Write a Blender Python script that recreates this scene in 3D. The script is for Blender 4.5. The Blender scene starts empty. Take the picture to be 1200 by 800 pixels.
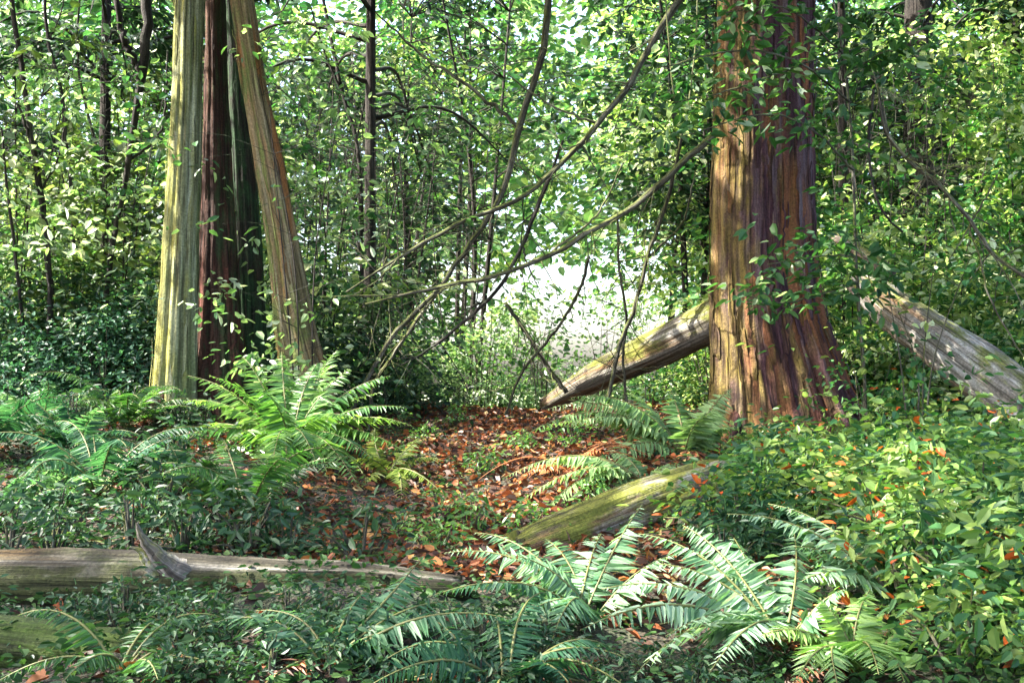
import bpy, math, random
import numpy as np
from mathutils import Vector

R = np.random.default_rng(7)
random.seed(7)
C = bpy.context.scene.collection
sc = bpy.context.scene
F, W, H = 1250.0, 1200.0, 800.0
EYE = np.array([0.0, 0.0, 1.5])
PITCH = math.atan(40 / F)
CP, SP = math.cos(PITCH), math.sin(PITCH)
SUN_AZ, SUN_EL = math.radians(94), math.radians(50)      # azimuth towards -X from +Y
SUN = np.array([-math.sin(SUN_AZ) * math.cos(SUN_EL), math.cos(SUN_AZ) * math.cos(SUN_EL), math.sin(SUN_EL)])


def at(px, py, Y):
    d = np.array([(px - 600) / F, CP + (py - 400) / F * SP, SP - (py - 400) / F * CP])
    return EYE + d * (Y / d[1])


# ------------------------------------------------------------------ terrain
_gy = [-40, -10, 0, 4, 5, 8, 11, 13, 15, 18, 25, 60, 300]
_gr = [-2.2, -1.6, -1.42, -1.11, -1.04, -.83, -.62, -.50, -.40, -.62, -1.7, -3.4, -6]


def gz(x, y):
    x = np.asarray(x, float); y = np.asarray(y, float)
    z = 0
    for o in (-1.2, -.6, 0, .6, 1.2):
        z = z + np.interp(y + o, _gy, _gr)
    z = z / 5 + 1.5
    b = .05 * np.sin(1.9 * x + .7 * y) + .04 * np.sin(1.1 * y - 2.3 * x + 1) + .025 * np.sin(4.1 * x + 2) * np.sin(3.7 * y + x)
    z = z + b
    z = z + .20 * np.exp(-((x - 3.2) / 1.5) ** 2 - ((y - 6.3) / 1.9) ** 2)
    z = z + .22 * np.exp(-((x + 4.2) / 1.9) ** 2 - ((y - 9.0) / 2.4) ** 2)
    z = z - .10 * np.exp(-((x + .3) / 1.6) ** 2 - ((y - 6.6) / 1.0) ** 2)
    return z


def on_ground(px, Y, dz=0):
    x = (px - 600) / F * Y
    return np.array([x, Y, float(gz(x, Y)) + dz])


# ------------------------------------------------------------------ mesh buffer
def unit(v):
    v = np.asarray(v, float)
    return v / np.maximum(np.linalg.norm(v, axis=-1, keepdims=True), 1e-9)


class MB:
    def __init__(s):
        s.V, s.Q, s.T, s.B, s.M, s.S = [], [], [], [], [], []
        s.n = 0

    def add(s, v, q, tint, co=None, mat=0, smooth=False):
        v = np.asarray(v, float).reshape(-1, 3)
        s.V.append(v); s.Q.append(np.asarray(q, np.int32).reshape(-1, 4) + s.n)
        s.T.append(np.broadcast_to(np.asarray(tint, float), (len(v),)))
        s.B.append(v if co is None else co)
        k = len(s.Q[-1]); s.M.append(np.full(k, mat, np.int32)); s.S.append(np.full(k, smooth, bool))
        s.n += len(v)

    def mesh(s, name, mats, origin):
        V = np.concatenate(s.V) - np.asarray(origin, float)
        Q = np.concatenate(s.Q); T = np.concatenate(s.T); B = np.concatenate(s.B)
        me = bpy.data.meshes.new(name)
        me.vertices.add(len(V)); me.vertices.foreach_set('co', V.astype(np.float32).ravel())
        me.loops.add(Q.size); me.loops.foreach_set('vertex_index', Q.ravel())
        me.polygons.add(len(Q))
        me.polygons.foreach_set('loop_start', np.arange(0, Q.size, 4, dtype=np.int32))
        for m in mats: me.materials.append(m)
        me.polygons.foreach_set('material_index', np.concatenate(s.M))
        me.polygons.foreach_set('use_smooth', np.concatenate(s.S))
        a = me.attributes.new('tint', 'FLOAT', 'POINT'); a.data.foreach_set('value', T.astype(np.float32))
        b = me.attributes.new('bark', 'FLOAT_VECTOR', 'POINT'); b.data.foreach_set('vector', B.astype(np.float32).ravel())
        me.update(calc_edges=True); me.validate()
        return me

    def build(s, name, mats, parent=None, origin=(0, 0, 0)):
        if not isinstance(mats, (list, tuple)): mats = [mats]
        if parent is not None: origin = parent.location
        o = bpy.data.objects.new(name, s.mesh(name, mats, origin))
        C.objects.link(o)
        if parent is not None: o.parent = parent
        else: o.location = origin
        return o


def tag(o, label=None, cat=None, group=None, kind=None):
    if label: o['label'] = label
    if cat: o['category'] = cat
    if group: o['group'] = group
    if kind: o['kind'] = kind
    return o


def thing(name, label, cat, loc, group=None):
    o = bpy.data.objects.new(name, None); C.objects.link(o)
    o.empty_display_size = .2
    o.location = [float(v) for v in loc]
    return tag(o, label, cat, group)


def copy_thing(o, loc, rz=0, scale=(1, 1, 1), label=None, group=None, mats=None):
    c = o.copy(); C.objects.link(c)
    c.location = [float(v) for v in loc]; c.rotation_euler = (0, 0, rz); c.scale = scale
    if label: c['label'] = label
    if group: c['group'] = group
    for ch in o.children:
        d = ch.copy(); C.objects.link(d); d.parent = c
        setmat(d, mats)
    return c


def setmat(d, mats):
    if not mats: return
    key = d.name.split('.')[0]
    if key in mats:
        d.material_slots[0].link = 'OBJECT'; d.material_slots[0].material = mats[key]


# ------------------------------------------------------------------ shapes
def leaves(mb, P, D, N, L, Wd, tint, mat=0, fold=.12, bend=.12, m1=.28, m2=.66, w1=.44, w2=.40):
    """n leaves of six vertices each, folded along the midrib"""
    P = np.asarray(P, float); n = len(P)
    if n == 0: return
    D = unit(D); N = unit(N); S = unit(np.cross(D, N)); N = np.cross(S, D)
    L = np.broadcast_to(np.asarray(L, float), (n,))[:, None]
    Wd = np.broadcast_to(np.asarray(Wd, float), (n,))[:, None]
    b = P
    l1 = P + D * L * m1 + S * Wd * w1 + N * Wd * fold
    l2 = P + D * L * m2 + S * Wd * w2 + N * (Wd * fold - L * bend * .4)
    t = P + D * L - N * L * bend
    r2 = P + D * L * m2 - S * Wd * w2 + N * (Wd * fold - L * bend * .4)
    r1 = P + D * L * m1 - S * Wd * w1 + N * Wd * fold
    V = np.stack([b, l1, l2, t, r2, r1], 1).reshape(-1, 3)
    k = (np.arange(n) * 6)[:, None]
    Q = np.concatenate([k + np.array([[0, 1, 2, 3]]), k + np.array([[0, 3, 4, 5]])], 1).reshape(-1, 4)
    mb.add(V, Q, np.repeat(np.broadcast_to(tint, (n,)), 6), mat=mat)


def spline(pts, n):
    p = np.asarray(pts, float)
    if len(p) == 2: return p[0] + (p[1] - p[0]) * np.linspace(0, 1, n)[:, None]
    q = np.vstack([2 * p[0] - p[1], p, 2 * p[-1] - p[-2]])
    u = np.linspace(0, len(p) - 1, n); i = np.minimum(u.astype(int), len(p) - 2); t = (u - i)[:, None]
    a, b, c, d = q[i], q[i + 1], q[i + 2], q[i + 3]
    return .5 * (2 * b + (c - a) * t + (2 * a - 5 * b + 4 * c - d) * t * t + (3 * b - a - 3 * c + d) * t ** 3)


def frames(c):
    t = unit(np.gradient(c, axis=0))
    ref = np.array([0, 0, 1.]) if abs(t[0][2]) < .8 else np.array([1., 0, 0])
    u = unit(ref - t[0] * np.dot(ref, t[0])); U = [u]
    for k in range(1, len(c)):
        u = U[-1] - t[k] * np.dot(U[-1], t[k]); U.append(unit(u))
    U = np.array(U)
    return t, U, np.cross(t, U)


def tube(mb, pts, rad, seg=8, n=24, rf=None, tint=.5, mat=0, cap=True, smooth=True, wob=0., jag=0.):
    """round limb along a spline; rf(angle, s01) scales the radius"""
    c = spline(pts, n)
    r = np.interp(np.linspace(0, 1, n), np.linspace(0, 1, len(rad)), rad)
    if wob:
        c = c + R.normal(0, 1, c.shape) * (r * wob)[:, None]
    t, U, B = frames(c)
    if cap:
        c = np.vstack([c[0] - t[0] * r[0] * .02, c, c[-1] + t[-1] * r[-1] * .02])
        r = np.concatenate([[r[0] * .02], r, [r[-1] * .02]])
        t = np.vstack([t[0], t, t[-1]]); U = np.vstack([U[0], U, U[-1]]); B = np.vstack([B[0], B, B[-1]])
    m = len(c)
    a = np.linspace(0, 2 * math.pi, seg, endpoint=False)
    s01 = np.linspace(0, 1, m)
    rr = np.repeat(r[:, None], seg, 1)
    if rf is not None: rr = rr * rf(a[None, :], s01[:, None])
    V = c[:, None, :] + rr[..., None] * (np.cos(a)[None, :, None] * U[:, None, :] + np.sin(a)[None, :, None] * B[:, None, :])
    if jag:
        j = R.uniform(-jag, jag, seg)
        for k, sg in ((1, -1), (m - 2, 1)) if cap else ((0, -1), (m - 1, 1)):
            V[k] += t[k][None, :] * (j[:, None] * sg)
    ln = np.concatenate([[0], np.cumsum(np.linalg.norm(np.diff(c, axis=0), axis=1))])
    rm = max(float(np.mean(r)), .004)
    off = R.uniform(0, 20)
    co = np.stack([np.repeat(np.cos(a)[None], m, 0) * rm, np.repeat(np.sin(a)[None], m, 0) * rm, np.repeat(ln[:, None], seg, 1)], -1) + np.array([0, 0, off])
    i = np.arange(m - 1)[:, None]; j = np.arange(seg)[None, :]; j2 = (j + 1) % seg
    Q = np.stack([i * seg + j, i * seg + j2, (i + 1) * seg + j2, (i + 1) * seg + j], -1).reshape(-1, 4)
    mb.add(V.reshape(-1, 3), Q, tint, co.reshape(-1, 3), mat, smooth)
    mb.grid = (V, co, c)
    return c


def bark_strips(src, n, k0, k1, mat, parent, wid=(1, 4), ln=(5, 22), off=.022):
    """raised, half-peeled strips of bark lying on a trunk"""
    V, co, c = src.grid; m, seg = V.shape[:2]; mb = MB()
    for _ in range(n):
        k = int(R.integers(k0, k1)); l = int(R.integers(*ln)); e = min(k + l, m - 3); j = int(R.integers(0, seg)); w = int(R.integers(*wid))
        if e - k < 3: continue
        cols = (j + np.arange(w + 1)) % seg; dr = (np.cumsum(R.normal(0, .35, e - k + 1))).round().astype(int)
        t = np.linspace(0, 1, e - k + 1); o = off * R.uniform(.4, 1.2); lift = o * (.35 + .65 * np.sin(math.pi * t) ** .5) + (R.uniform(0, .05) * np.maximum(0, t - .8) / .2) * (R.uniform() < .5)
        pin = np.sin(math.pi * np.clip(t, .03, .97)) ** .4
        rows, cs = [], []
        for q, kk in enumerate(range(k, e + 1)):
            cc = (cols + dr[q] // 2) % seg
            out_ = unit(V[kk, cc] - c[kk]); p = V[kk, cc] + out_ * lift[q]; mid = p.mean(0); rows.append(mid + (p - mid) * pin[q] - (out_ * .03 if q in (0,) else 0)); cs.append(co[kk, cc] + np.array([.3, .2, 3.1]))
        P = np.array(rows); n0 = len(rows); w1 = w + 1
        i = np.arange(n0 - 1)[:, None]; jj = np.arange(w)[None]
        Q = np.stack([i * w1 + jj, i * w1 + jj + 1, (i + 1) * w1 + jj + 1, (i + 1) * w1 + jj], -1)
        mb.add(P, Q, .5, np.array(cs).reshape(-1, 3), smooth=True)
    o = mb.build('bark_strips', mat, parent); o['kind'] = 'stuff'
    return o


def ridged(seed, amp, fine=.03, lobes=(), strip=.0, ns=40, na=56):
    g = np.random.default_rng(seed)
    grid = g.normal(0, 1, (ns, na)); grid = (grid + np.roll(grid, 1, 0)) * .7
    fgrid = g.normal(0, 1, (ns * 4, na * 2))
    def sample(G, a, s):
        fa = (a / (2 * math.pi) * G.shape[1]) % G.shape[1] + 0 * s; fs = np.clip(s, 0, 1) * (G.shape[0] - 1) + 0 * a
        i = np.minimum(fs.astype(int), G.shape[0] - 2); u = fs - i; j = fa.astype(int) % G.shape[1]; v = fa - np.floor(fa); j2 = (j + 1) % G.shape[1]
        return (1 - u) * ((1 - v) * G[i, j] + v * G[i, j2]) + u * ((1 - v) * G[i + 1, j] + v * G[i + 1, j2])
    ks = [3, 5, 8, 13, 21, 34]; ph = g.uniform(0, 6.28, 6); tw = g.uniform(-1.6, 1.6, 6)

    def f(a, s):
        v = 1 + 0 * a * s
        for k, p, w in zip(ks[:4], ph, tw):
            v = v + amp * (np.cos(k * a + p + w * s * 2.0)) / (1 + .35 * k) * (1 + 1.2 * np.exp(-s * 9))
        for k, p, w in zip(ks[4:], ph[4:], tw[4:]):
            v = v + fine * np.cos(k * a + p + np.sin(s * 23 * w + p) * 1.3) * (.6 + .4 * np.sin(s * 40 + k * a))
        if strip:
            v = v + strip * sample(grid, a, s) + strip * .45 * sample(fgrid, a, s)
        for a0, wd, hgt, dec in lobes:
            d = np.angle(np.exp(1j * (a - a0)))
            v = v + hgt * np.exp(-(d / wd) ** 2) * np.exp(-s * dec)
        return v
    return f


# ------------------------------------------------------------------ materials
def mat_new(name):
    m = bpy.data.materials.new(name); m.use_nodes = True
    nt = m.node_tree; nt.nodes.clear()
    out = nt.nodes.new('ShaderNodeOutputMaterial')
    return m, nt, out


def nd(nt, typ, **kw):
    n = nt.nodes.new(typ)
    for k, v in kw.items():
        if k in n.inputs.keys() if hasattr(n.inputs, 'keys') else False: n.inputs[k].default_value = v
        else: setattr(n, k, v)
    return n


def ramp(nt, stops, fac):
    n = nt.nodes.new('ShaderNodeValToRGB'); e = n.color_ramp.elements
    while len(e) > 1: e.remove(e[-1])
    e[0].position, e[0].color = stops[0][0], (*stops[0][1], 1)
    for p, c in stops[1:]:
        k = e.new(p); k.color = (*c, 1)
    nt.links.new(fac, n.inputs[0]); return n.outputs[0]


def leaf_mat(name, stops, trans=.42, rough=.45, spec=.32, tcol=(1.25, 1.45, .7)):
    m, nt, out = mat_new(name); L = nt.links.new
    at_ = nd(nt, 'ShaderNodeAttribute', attribute_name='tint')
    col = ramp(nt, stops, at_.outputs['Fac'])
    # mottling on each leaf
    tc = nd(nt, 'ShaderNodeTexCoord'); nz = nd(nt, 'ShaderNodeTexNoise'); nz.inputs['Scale'].default_value = 30
    L(tc.outputs['Object'], nz.inputs['Vector'])
    hv = nd(nt, 'ShaderNodeHueSaturation'); L(col, hv.inputs['Color'])
    mp = nd(nt, 'ShaderNodeMapRange'); L(nz.outputs[0], mp.inputs[0]); mp.inputs[3].default_value = .7; mp.inputs[4].default_value = 1.3
    L(mp.outputs[0], hv.inputs['Value'])
    p = nd(nt, 'ShaderNodeBsdfPrincipled'); L(hv.outputs[0], p.inputs['Base Color'])
    p.inputs['Roughness'].default_value = rough; p.inputs['Specular IOR Level'].default_value = spec
    tr = nd(nt, 'ShaderNodeBsdfTranslucent')
    mx = nd(nt, 'ShaderNodeMix', data_type='RGBA', blend_type='MULTIPLY'); mx.inputs[0].default_value = 1
    L(hv.outputs[0], mx.inputs[6]); mx.inputs[7].default_value = (*tcol, 1)
    L(mx.outputs[2], tr.inputs[0])
    ms = nd(nt, 'ShaderNodeMixShader'); ms.inputs[0].default_value = trans
    L(p.outputs[0], ms.inputs[1]); L(tr.outputs[0], ms.inputs[2]); L(ms.outputs[0], out.inputs[0])
    return m


def bark_mat(name, dark, mid, light, moss, moss_amt=.4, moss_dir=None, accent=None, grain=(14, 14, .9), bump=.5, rough=.9, moss_soft=.18, crack=3.0):
    """streaky bark; moss_dir: local side the moss and algae grow on"""
    m, nt, out = mat_new(name); L = nt.links.new
    a = nd(nt, 'ShaderNodeAttribute', attribute_name='bark')
    mp = nd(nt, 'ShaderNodeMapping'); mp.inputs['Scale'].default_value = grain; L(a.outputs['Vector'], mp.inputs[0])
    n1 = nd(nt, 'ShaderNodeTexNoise'); n1.inputs['Scale'].default_value = 1.0; n1.inputs['Detail'].default_value = 6; n1.inputs['Roughness'].default_value = .62
    L(mp.outputs[0], n1.inputs['Vector'])
    col = ramp(nt, [(.30, dark), (.50, mid), (.68, light)], n1.outputs[0])
    mp2 = nd(nt, 'ShaderNodeMapping'); mp2.inputs['Scale'].default_value = (grain[0] * .4, grain[1] * .4, grain[2] * .9); mp2.inputs['Location'].default_value = (7, 3, 5)
    L(a.outputs['Vector'], mp2.inputs[0])
    n2 = nd(nt, 'ShaderNodeTexNoise'); n2.inputs['Scale'].default_value = 1.0; n2.inputs['Detail'].default_value = 4
    L(mp2.outputs[0], n2.inputs['Vector'])
    if accent:
        f = nd(nt, 'ShaderNodeMapRange'); L(n2.outputs[0], f.inputs[0]); f.inputs[1].default_value = .50; f.inputs[2].default_value = .66; f.interpolation_type = 'SMOOTHSTEP'
        mx = nd(nt, 'ShaderNodeMix', data_type='RGBA'); L(f.outputs[0], mx.inputs[0]); L(col, mx.inputs[6]); mx.inputs[7].default_value = (*accent, 1); col = mx.outputs[2]
    geo = nd(nt, 'ShaderNodeNewGeometry')
    n3 = nd(nt, 'ShaderNodeTexNoise'); n3.inputs['Scale'].default_value = 3.0; n3.inputs['Detail'].default_value = 8; n3.inputs['Roughness'].default_value = .7
    mp3 = nd(nt, 'ShaderNodeMapping'); mp3.inputs['Scale'].default_value = (2.2, 2.2, .8); L(a.outputs['Vector'], mp3.inputs[0]); L(mp3.outputs[0], n3.inputs['Vector'])
    if moss_dir is not None:
        dt = nd(nt, 'ShaderNodeVectorMath', operation='DOT_PRODUCT'); L(geo.outputs['Normal'], dt.inputs[0]); dt.inputs[1].default_value = moss_dir
        ad = nd(nt, 'ShaderNodeMath', operation='MULTIPLY_ADD'); L(dt.outputs['Value'], ad.inputs[0]); ad.inputs[1].default_value = .30; L(n3.outputs[0], ad.inputs[2]); mf = ad.outputs[0]
    else: mf = n3.outputs[0]
    f = nd(nt, 'ShaderNodeMapRange'); L(mf, f.inputs[0]); c0 = .85 - moss_amt; f.inputs[1].default_value = c0; f.inputs[2].default_value = c0 + moss_soft; f.interpolation_type = 'SMOOTHSTEP'
    mcol = ramp(nt, [(.3, tuple(v * .5 for v in moss)), (.6, moss), (.75, tuple(min(1, v * 1.7) for v in moss))], n1.outputs[0])
    mx = nd(nt, 'ShaderNodeMix', data_type='RGBA'); L(f.outputs[0], mx.inputs[0]); L(col, mx.inputs[6]); L(mcol, mx.inputs[7])
    mp4 = nd(nt, 'ShaderNodeMapping'); mp4.inputs['Scale'].default_value = (grain[0] * crack, grain[1] * crack, grain[2] * 1.7); L(a.outputs['Vector'], mp4.inputs[0])
    n4 = nd(nt, 'ShaderNodeTexNoise'); n4.inputs['Scale'].default_value = 1.0; n4.inputs['Detail'].default_value = 5; n4.inputs['Roughness'].default_value = .65; n4.inputs['Distortion'].default_value = .4
    L(mp4.outputs[0], n4.inputs['Vector'])
    ck = ramp(nt, [(.36, (.28, .26, .25)), (.47, (.85, .85, .85)), (.60, (1.0, 1.0, 1.0)), (.72, (1.35, 1.32, 1.28))], n4.outputs[0])
    mk = nd(nt, 'ShaderNodeMix', data_type='RGBA', blend_type='MULTIPLY'); mk.inputs[0].default_value = 1; L(mx.outputs[2], mk.inputs[6]); L(ck, mk.inputs[7])
    n5 = nd(nt, 'ShaderNodeTexNoise'); n5.inputs['Scale'].default_value = 55; n5.inputs['Detail'].default_value = 3; L(a.outputs['Vector'], n5.inputs['Vector'])
    k5 = nd(nt, 'ShaderNodeMapRange'); L(n5.outputs[0], k5.inputs[0]); k5.inputs[1].default_value = .3; k5.inputs[2].default_value = .7; k5.inputs[3].default_value = .65; k5.inputs[4].default_value = 1.25
    mk2 = nd(nt, 'ShaderNodeMix', data_type='RGBA', blend_type='MULTIPLY'); mk2.inputs[0].default_value = 1; L(mk.outputs[2], mk2.inputs[6]); L(k5.outputs[0], mk2.inputs[7])
    p = nd(nt, 'ShaderNodeBsdfPrincipled'); L(mk2.outputs[2], p.inputs['Base Color']); p.inputs['Roughness'].default_value = rough
    p.inputs['Specular IOR Level'].default_value = .25
    bp = nd(nt, 'ShaderNodeBump'); bp.inputs['Strength'].default_value = bump; bp.inputs['Distance'].default_value = .04
    hs = nd(nt, 'ShaderNodeMath', operation='MULTIPLY_ADD'); L(n4.outputs[0], hs.inputs[0]); hs.inputs[1].default_value = .9; L(n1.outputs[0], hs.inputs[2])
    hs2 = nd(nt, 'ShaderNodeMath', operation='MULTIPLY_ADD'); L(n5.outputs[0], hs2.inputs[0]); hs2.inputs[1].default_value = .25; L(hs.outputs[0], hs2.inputs[2])
    L(hs2.outputs[0], bp.inputs['Height']); L(bp.outputs[0], p.inputs['Normal']); L(p.outputs[0], out.inputs[0])
    return m


M = {}  # near-white stops in the leaf ramps are painted sun highlights
M['sunny'] = leaf_mat('leaf_sunny', [(0, (.012, .06, .022)), (.38, (.045, .135, .034)), (.58, (.16, .235, .05)), (.72, (.34, .39, .12)), (.82, (.54, .57, .34)), (1, (.62, .65, .50))], trans=.42, tcol=(1.1, 1.4, .75))  # lit leaf copy: sunlight in the yellow, white glints in the top stops
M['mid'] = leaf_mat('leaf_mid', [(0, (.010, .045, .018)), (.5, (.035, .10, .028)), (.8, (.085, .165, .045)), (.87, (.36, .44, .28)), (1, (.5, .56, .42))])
M['olive'] = leaf_mat('leaf_olive', [(0, (.015, .042, .014)), (.5, (.055, .09, .022)), (.72, (.13, .17, .045)), (.84, (.42, .46, .30)), (1, (.55, .58, .45))], trans=.42)  # top stops paint white sun flecks over the olive
M['dark'] = leaf_mat('leaf_dark', [(0, (.008, .028, .014)), (.5, (.022, .06, .028)), (.9, (.05, .10, .04)), (1, (.09, .15, .06))], trans=.3)  # shaded leaf copy: deep shadow put into the dark green
M['teal'] = leaf_mat('leaf_teal', [(0, (.008, .032, .017)), (.5, (.024, .072, .030)), (.85, (.065, .135, .05)), (1, (.12, .21, .12))], trans=.35, rough=.5, spec=.15)
M['pale'] = leaf_mat('leaf_pale', [(0, (.025, .085, .035)), (.4, (.09, .18, .06)), (.7, (.24, .34, .16)), (.85, (.52, .58, .44)), (1, (.62, .66, .56))], trans=.42, rough=.36, spec=.5)  # paleness stands for sunlight on the leaves, near-white end for glare
M['bluebush'] = leaf_mat('leaf_bluebush', [(0, (.012, .05, .035)), (.5, (.035, .10, .06)), (.78, (.08, .17, .11)), (.86, (.36, .45, .38)), (1, (.5, .58, .5))], trans=.4)
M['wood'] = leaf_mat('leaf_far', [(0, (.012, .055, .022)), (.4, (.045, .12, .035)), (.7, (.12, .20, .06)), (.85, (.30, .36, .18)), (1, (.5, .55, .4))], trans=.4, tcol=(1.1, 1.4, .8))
M['salal'] = leaf_mat('leaf_salal', [(0, (.008, .035, .016)), (.3, (.030, .095, .028)), (.52, (.095, .175, .040)), (.80, (.17, .24, .055)), (.87, (.24, .30, .09)), (.885, (.45, .10, .015)), (1, (.36, .05, .012))], trans=.4, rough=.42)
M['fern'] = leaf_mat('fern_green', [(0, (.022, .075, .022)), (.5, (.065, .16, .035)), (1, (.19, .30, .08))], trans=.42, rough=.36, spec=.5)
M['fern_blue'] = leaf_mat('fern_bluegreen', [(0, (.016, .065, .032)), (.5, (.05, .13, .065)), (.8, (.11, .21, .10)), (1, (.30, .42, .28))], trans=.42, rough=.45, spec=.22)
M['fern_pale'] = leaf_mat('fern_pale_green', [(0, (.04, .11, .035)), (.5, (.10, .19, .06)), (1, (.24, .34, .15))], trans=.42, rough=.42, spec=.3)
M['fern_yel'] = leaf_mat('fern_yellow', [(0, (.06, .11, .018)), (.5, (.13, .19, .035)), (1, (.26, .29, .07))], trans=.45, rough=.36)
M['litter'] = leaf_mat('dead_leaves', [(0, (.025, .014, .010)), (.2, (.07, .03, .014)), (.4, (.17, .05, .018)), (.55, (.27, .09, .025)), (.68, (.30, .14, .04)), (.8, (.26, .19, .07)), (.9, (.40, .34, .2)), (.9, (.24, .22, .09)), (1, (.42, .36, .26))], trans=.2, rough=.5, tcol=(1.2, 1, .8))
M['needles'] = leaf_mat('conifer_needles', [(0, (.008, .030, .014)), (.5, (.02, .058, .026)), (1, (.05, .10, .04))], trans=.25, rough=.4)
M['cedar_bark'] = bark_mat('cedar_bark', (.020, .010, .016), (.065, .026, .034), (.15, .105, .115), (.17, .125, .03), .45, (-.8, .05, 0), accent=(.21, .08, .035), grain=(9, 9, .55), bump=1., moss_soft=.45)
M['grey_cedar'] = bark_mat('grey_cedar_bark', (.10, .10, .045), (.24, .25, .14), (.42, .43, .32), (.25, .24, .05), .455, (-.6, -.15, 0), accent=(.15, .18, .07), grain=(13, 13, .6), bump=.9, moss_soft=.38)
M['brown_cedar'] = bark_mat('brown_cedar_bark', (.014, .010, .009), (.060, .028, .020), (.13, .07, .04), (.055, .075, .03), .34, (.4, 0, .2), accent=(.13, .045, .03), grain=(11, 11, .5), bump=1.)
M['lean_cedar'] = bark_mat('leaning_cedar_bark', (.09, .06, .03), (.19, .145, .07), (.32, .27, .17), (.16, .19, .055), .37, (-.5, -.1, .3), accent=(.30, .12, .04), grain=(12, 12, .6), bump=.7)
M['green_cedar'] = bark_mat('green_cedar_bark', (.008, .010, .008), (.025, .026, .02), (.06, .05, .035), (.04, .09, .035), .46, (0, 0, 0), accent=(.05, .03, .02), grain=(12, 12, .6), bump=1.)
M['dark_bark'] = bark_mat('dark_bark', (.010, .009, .009), (.032, .026, .022), (.075, .065, .055), (.03, .05, .02), .28, (0, 0, 1), grain=(20, 20, 1.6), bump=.8)
M['twig'] = bark_mat('twig_bark', (.025, .022, .016), (.085, .078, .055), (.22, .21, .16), (.11, .13, .03), .34, (-.2, 0, .9), grain=(34, 34, 3), bump=.7, crack=2)
M['log_pale'] = bark_mat('weathered_log', (.014, .012, .008), (.048, .042, .026), (.19, .18, .15), (.035, .042, .012), .45, (0, -.6, -.6), accent=(.11, .07, .025), grain=(18, 18, .8), bump=1.)
M['log_moss'] = bark_mat('mossy_log', (.035, .024, .02), (.17, .13, .10), (.36, .31, .26), (.15, .16, .03), .34, (0, 0, .8), accent=(.15, .08, .055), grain=(15, 15, .7), bump=1.)
M['log_lit'] = bark_mat('sunlit_paint_log', (.05, .04, .03), (.19, .165, .13), (.47, .45, .40), (.17, .18, .03), .335, (0, -.4, .55), accent=(.20, .11, .05), grain=(15, 15, .7), bump=1.)  # pale streaks paint sunlight onto the log, moss is separate
M['log_white'] = bark_mat('sunlit_paint_bare_log', (.06, .05, .04), (.22, .20, .17), (.50, .49, .46), (.15, .17, .03), .27, (0, -.3, .5), accent=(.20, .11, .05), grain=(15, 15, .7), bump=1.)  # whiter tones: sun patches put into the wood colour
M['log_green'] = bark_mat('green_log', (.010, .010, .006), (.022, .022, .010), (.05, .05, .02), (.045, .075, .012), .58, (0, 0, .6), grain=(14, 14, 1.2), bump=1.)
M['cover'] = leaf_mat('leaf_cover', [(0, (.008, .026, .010)), (.4, (.020, .052, .016)), (.8, (.05, .10, .03)), (1, (.10, .15, .05))], trans=.3, spec=.1, rough=.55)
M['stalk'] = leaf_mat('green_stalk', [(0, (.06, .07, .02)), (1, (.13, .13, .04))], trans=.05, rough=.5)


def ground_mat():
    m, nt, out = mat_new('forest_soil'); L = nt.links.new
    g = nd(nt, 'ShaderNodeNewGeometry')
    v = nd(nt, 'ShaderNodeTexVoronoi'); v.inputs['Scale'].default_value = 45; L(g.outputs['Position'], v.inputs['Vector'])
    n = nd(nt, 'ShaderNodeTexNoise'); n.inputs['Scale'].default_value = 1.3; n.inputs['Detail'].default_value = 10; n.inputs['Roughness'].default_value = .7; L(g.outputs['Position'], n.inputs['Vector'])
    sep = nd(nt, 'ShaderNodeSeparateColor'); L(v.outputs['Color'], sep.inputs[0])
    c1 = ramp(nt, [(0, (.018, .011, .008)), (.4, (.024, .013, .008)), (.7, (.045, .02, .009)), (.9, (.05, .03, .014)), (1, (.06, .045, .03))], sep.outputs[0])
    c2 = ramp(nt, [(.35, (.012, .012, .006)), (.6, (.022, .034, .010)), (.8, (.04, .058, .014))], n.outputs[0])
    f = nd(nt, 'ShaderNodeMapRange'); L(n.outputs[0], f.inputs[0]); f.inputs[1].default_value = .43; f.inputs[2].default_value = .56
    mx = nd(nt, 'ShaderNodeMix', data_type='RGBA'); L(f.outputs[0], mx.inputs[0]); L(c1, mx.inputs[6]); L(c2, mx.inputs[7])
    sp = nd(nt, 'ShaderNodeSeparateXYZ'); L(g.outputs['Position'], sp.inputs[0])   # far ground painted near-white to stand for the clearing's sunlit glow
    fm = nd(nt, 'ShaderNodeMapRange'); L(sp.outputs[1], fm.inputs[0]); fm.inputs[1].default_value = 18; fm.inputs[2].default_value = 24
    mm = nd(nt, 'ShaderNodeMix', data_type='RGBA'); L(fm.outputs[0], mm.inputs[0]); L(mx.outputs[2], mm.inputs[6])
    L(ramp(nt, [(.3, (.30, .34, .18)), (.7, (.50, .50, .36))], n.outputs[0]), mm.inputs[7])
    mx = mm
    p = nd(nt, 'ShaderNodeBsdfPrincipled'); L(mx.outputs[2], p.inputs['Base Color']); p.inputs['Roughness'].default_value = .9
    b = nd(nt, 'ShaderNodeBump'); b.inputs['Strength'].default_value = .8; b.inputs['Distance'].default_value = .05; L(v.outputs['Distance'], b.inputs['Height'])
    L(b.outputs[0], p.inputs['Normal']); L(p.outputs[0], out.inputs[0])
    return m


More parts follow.
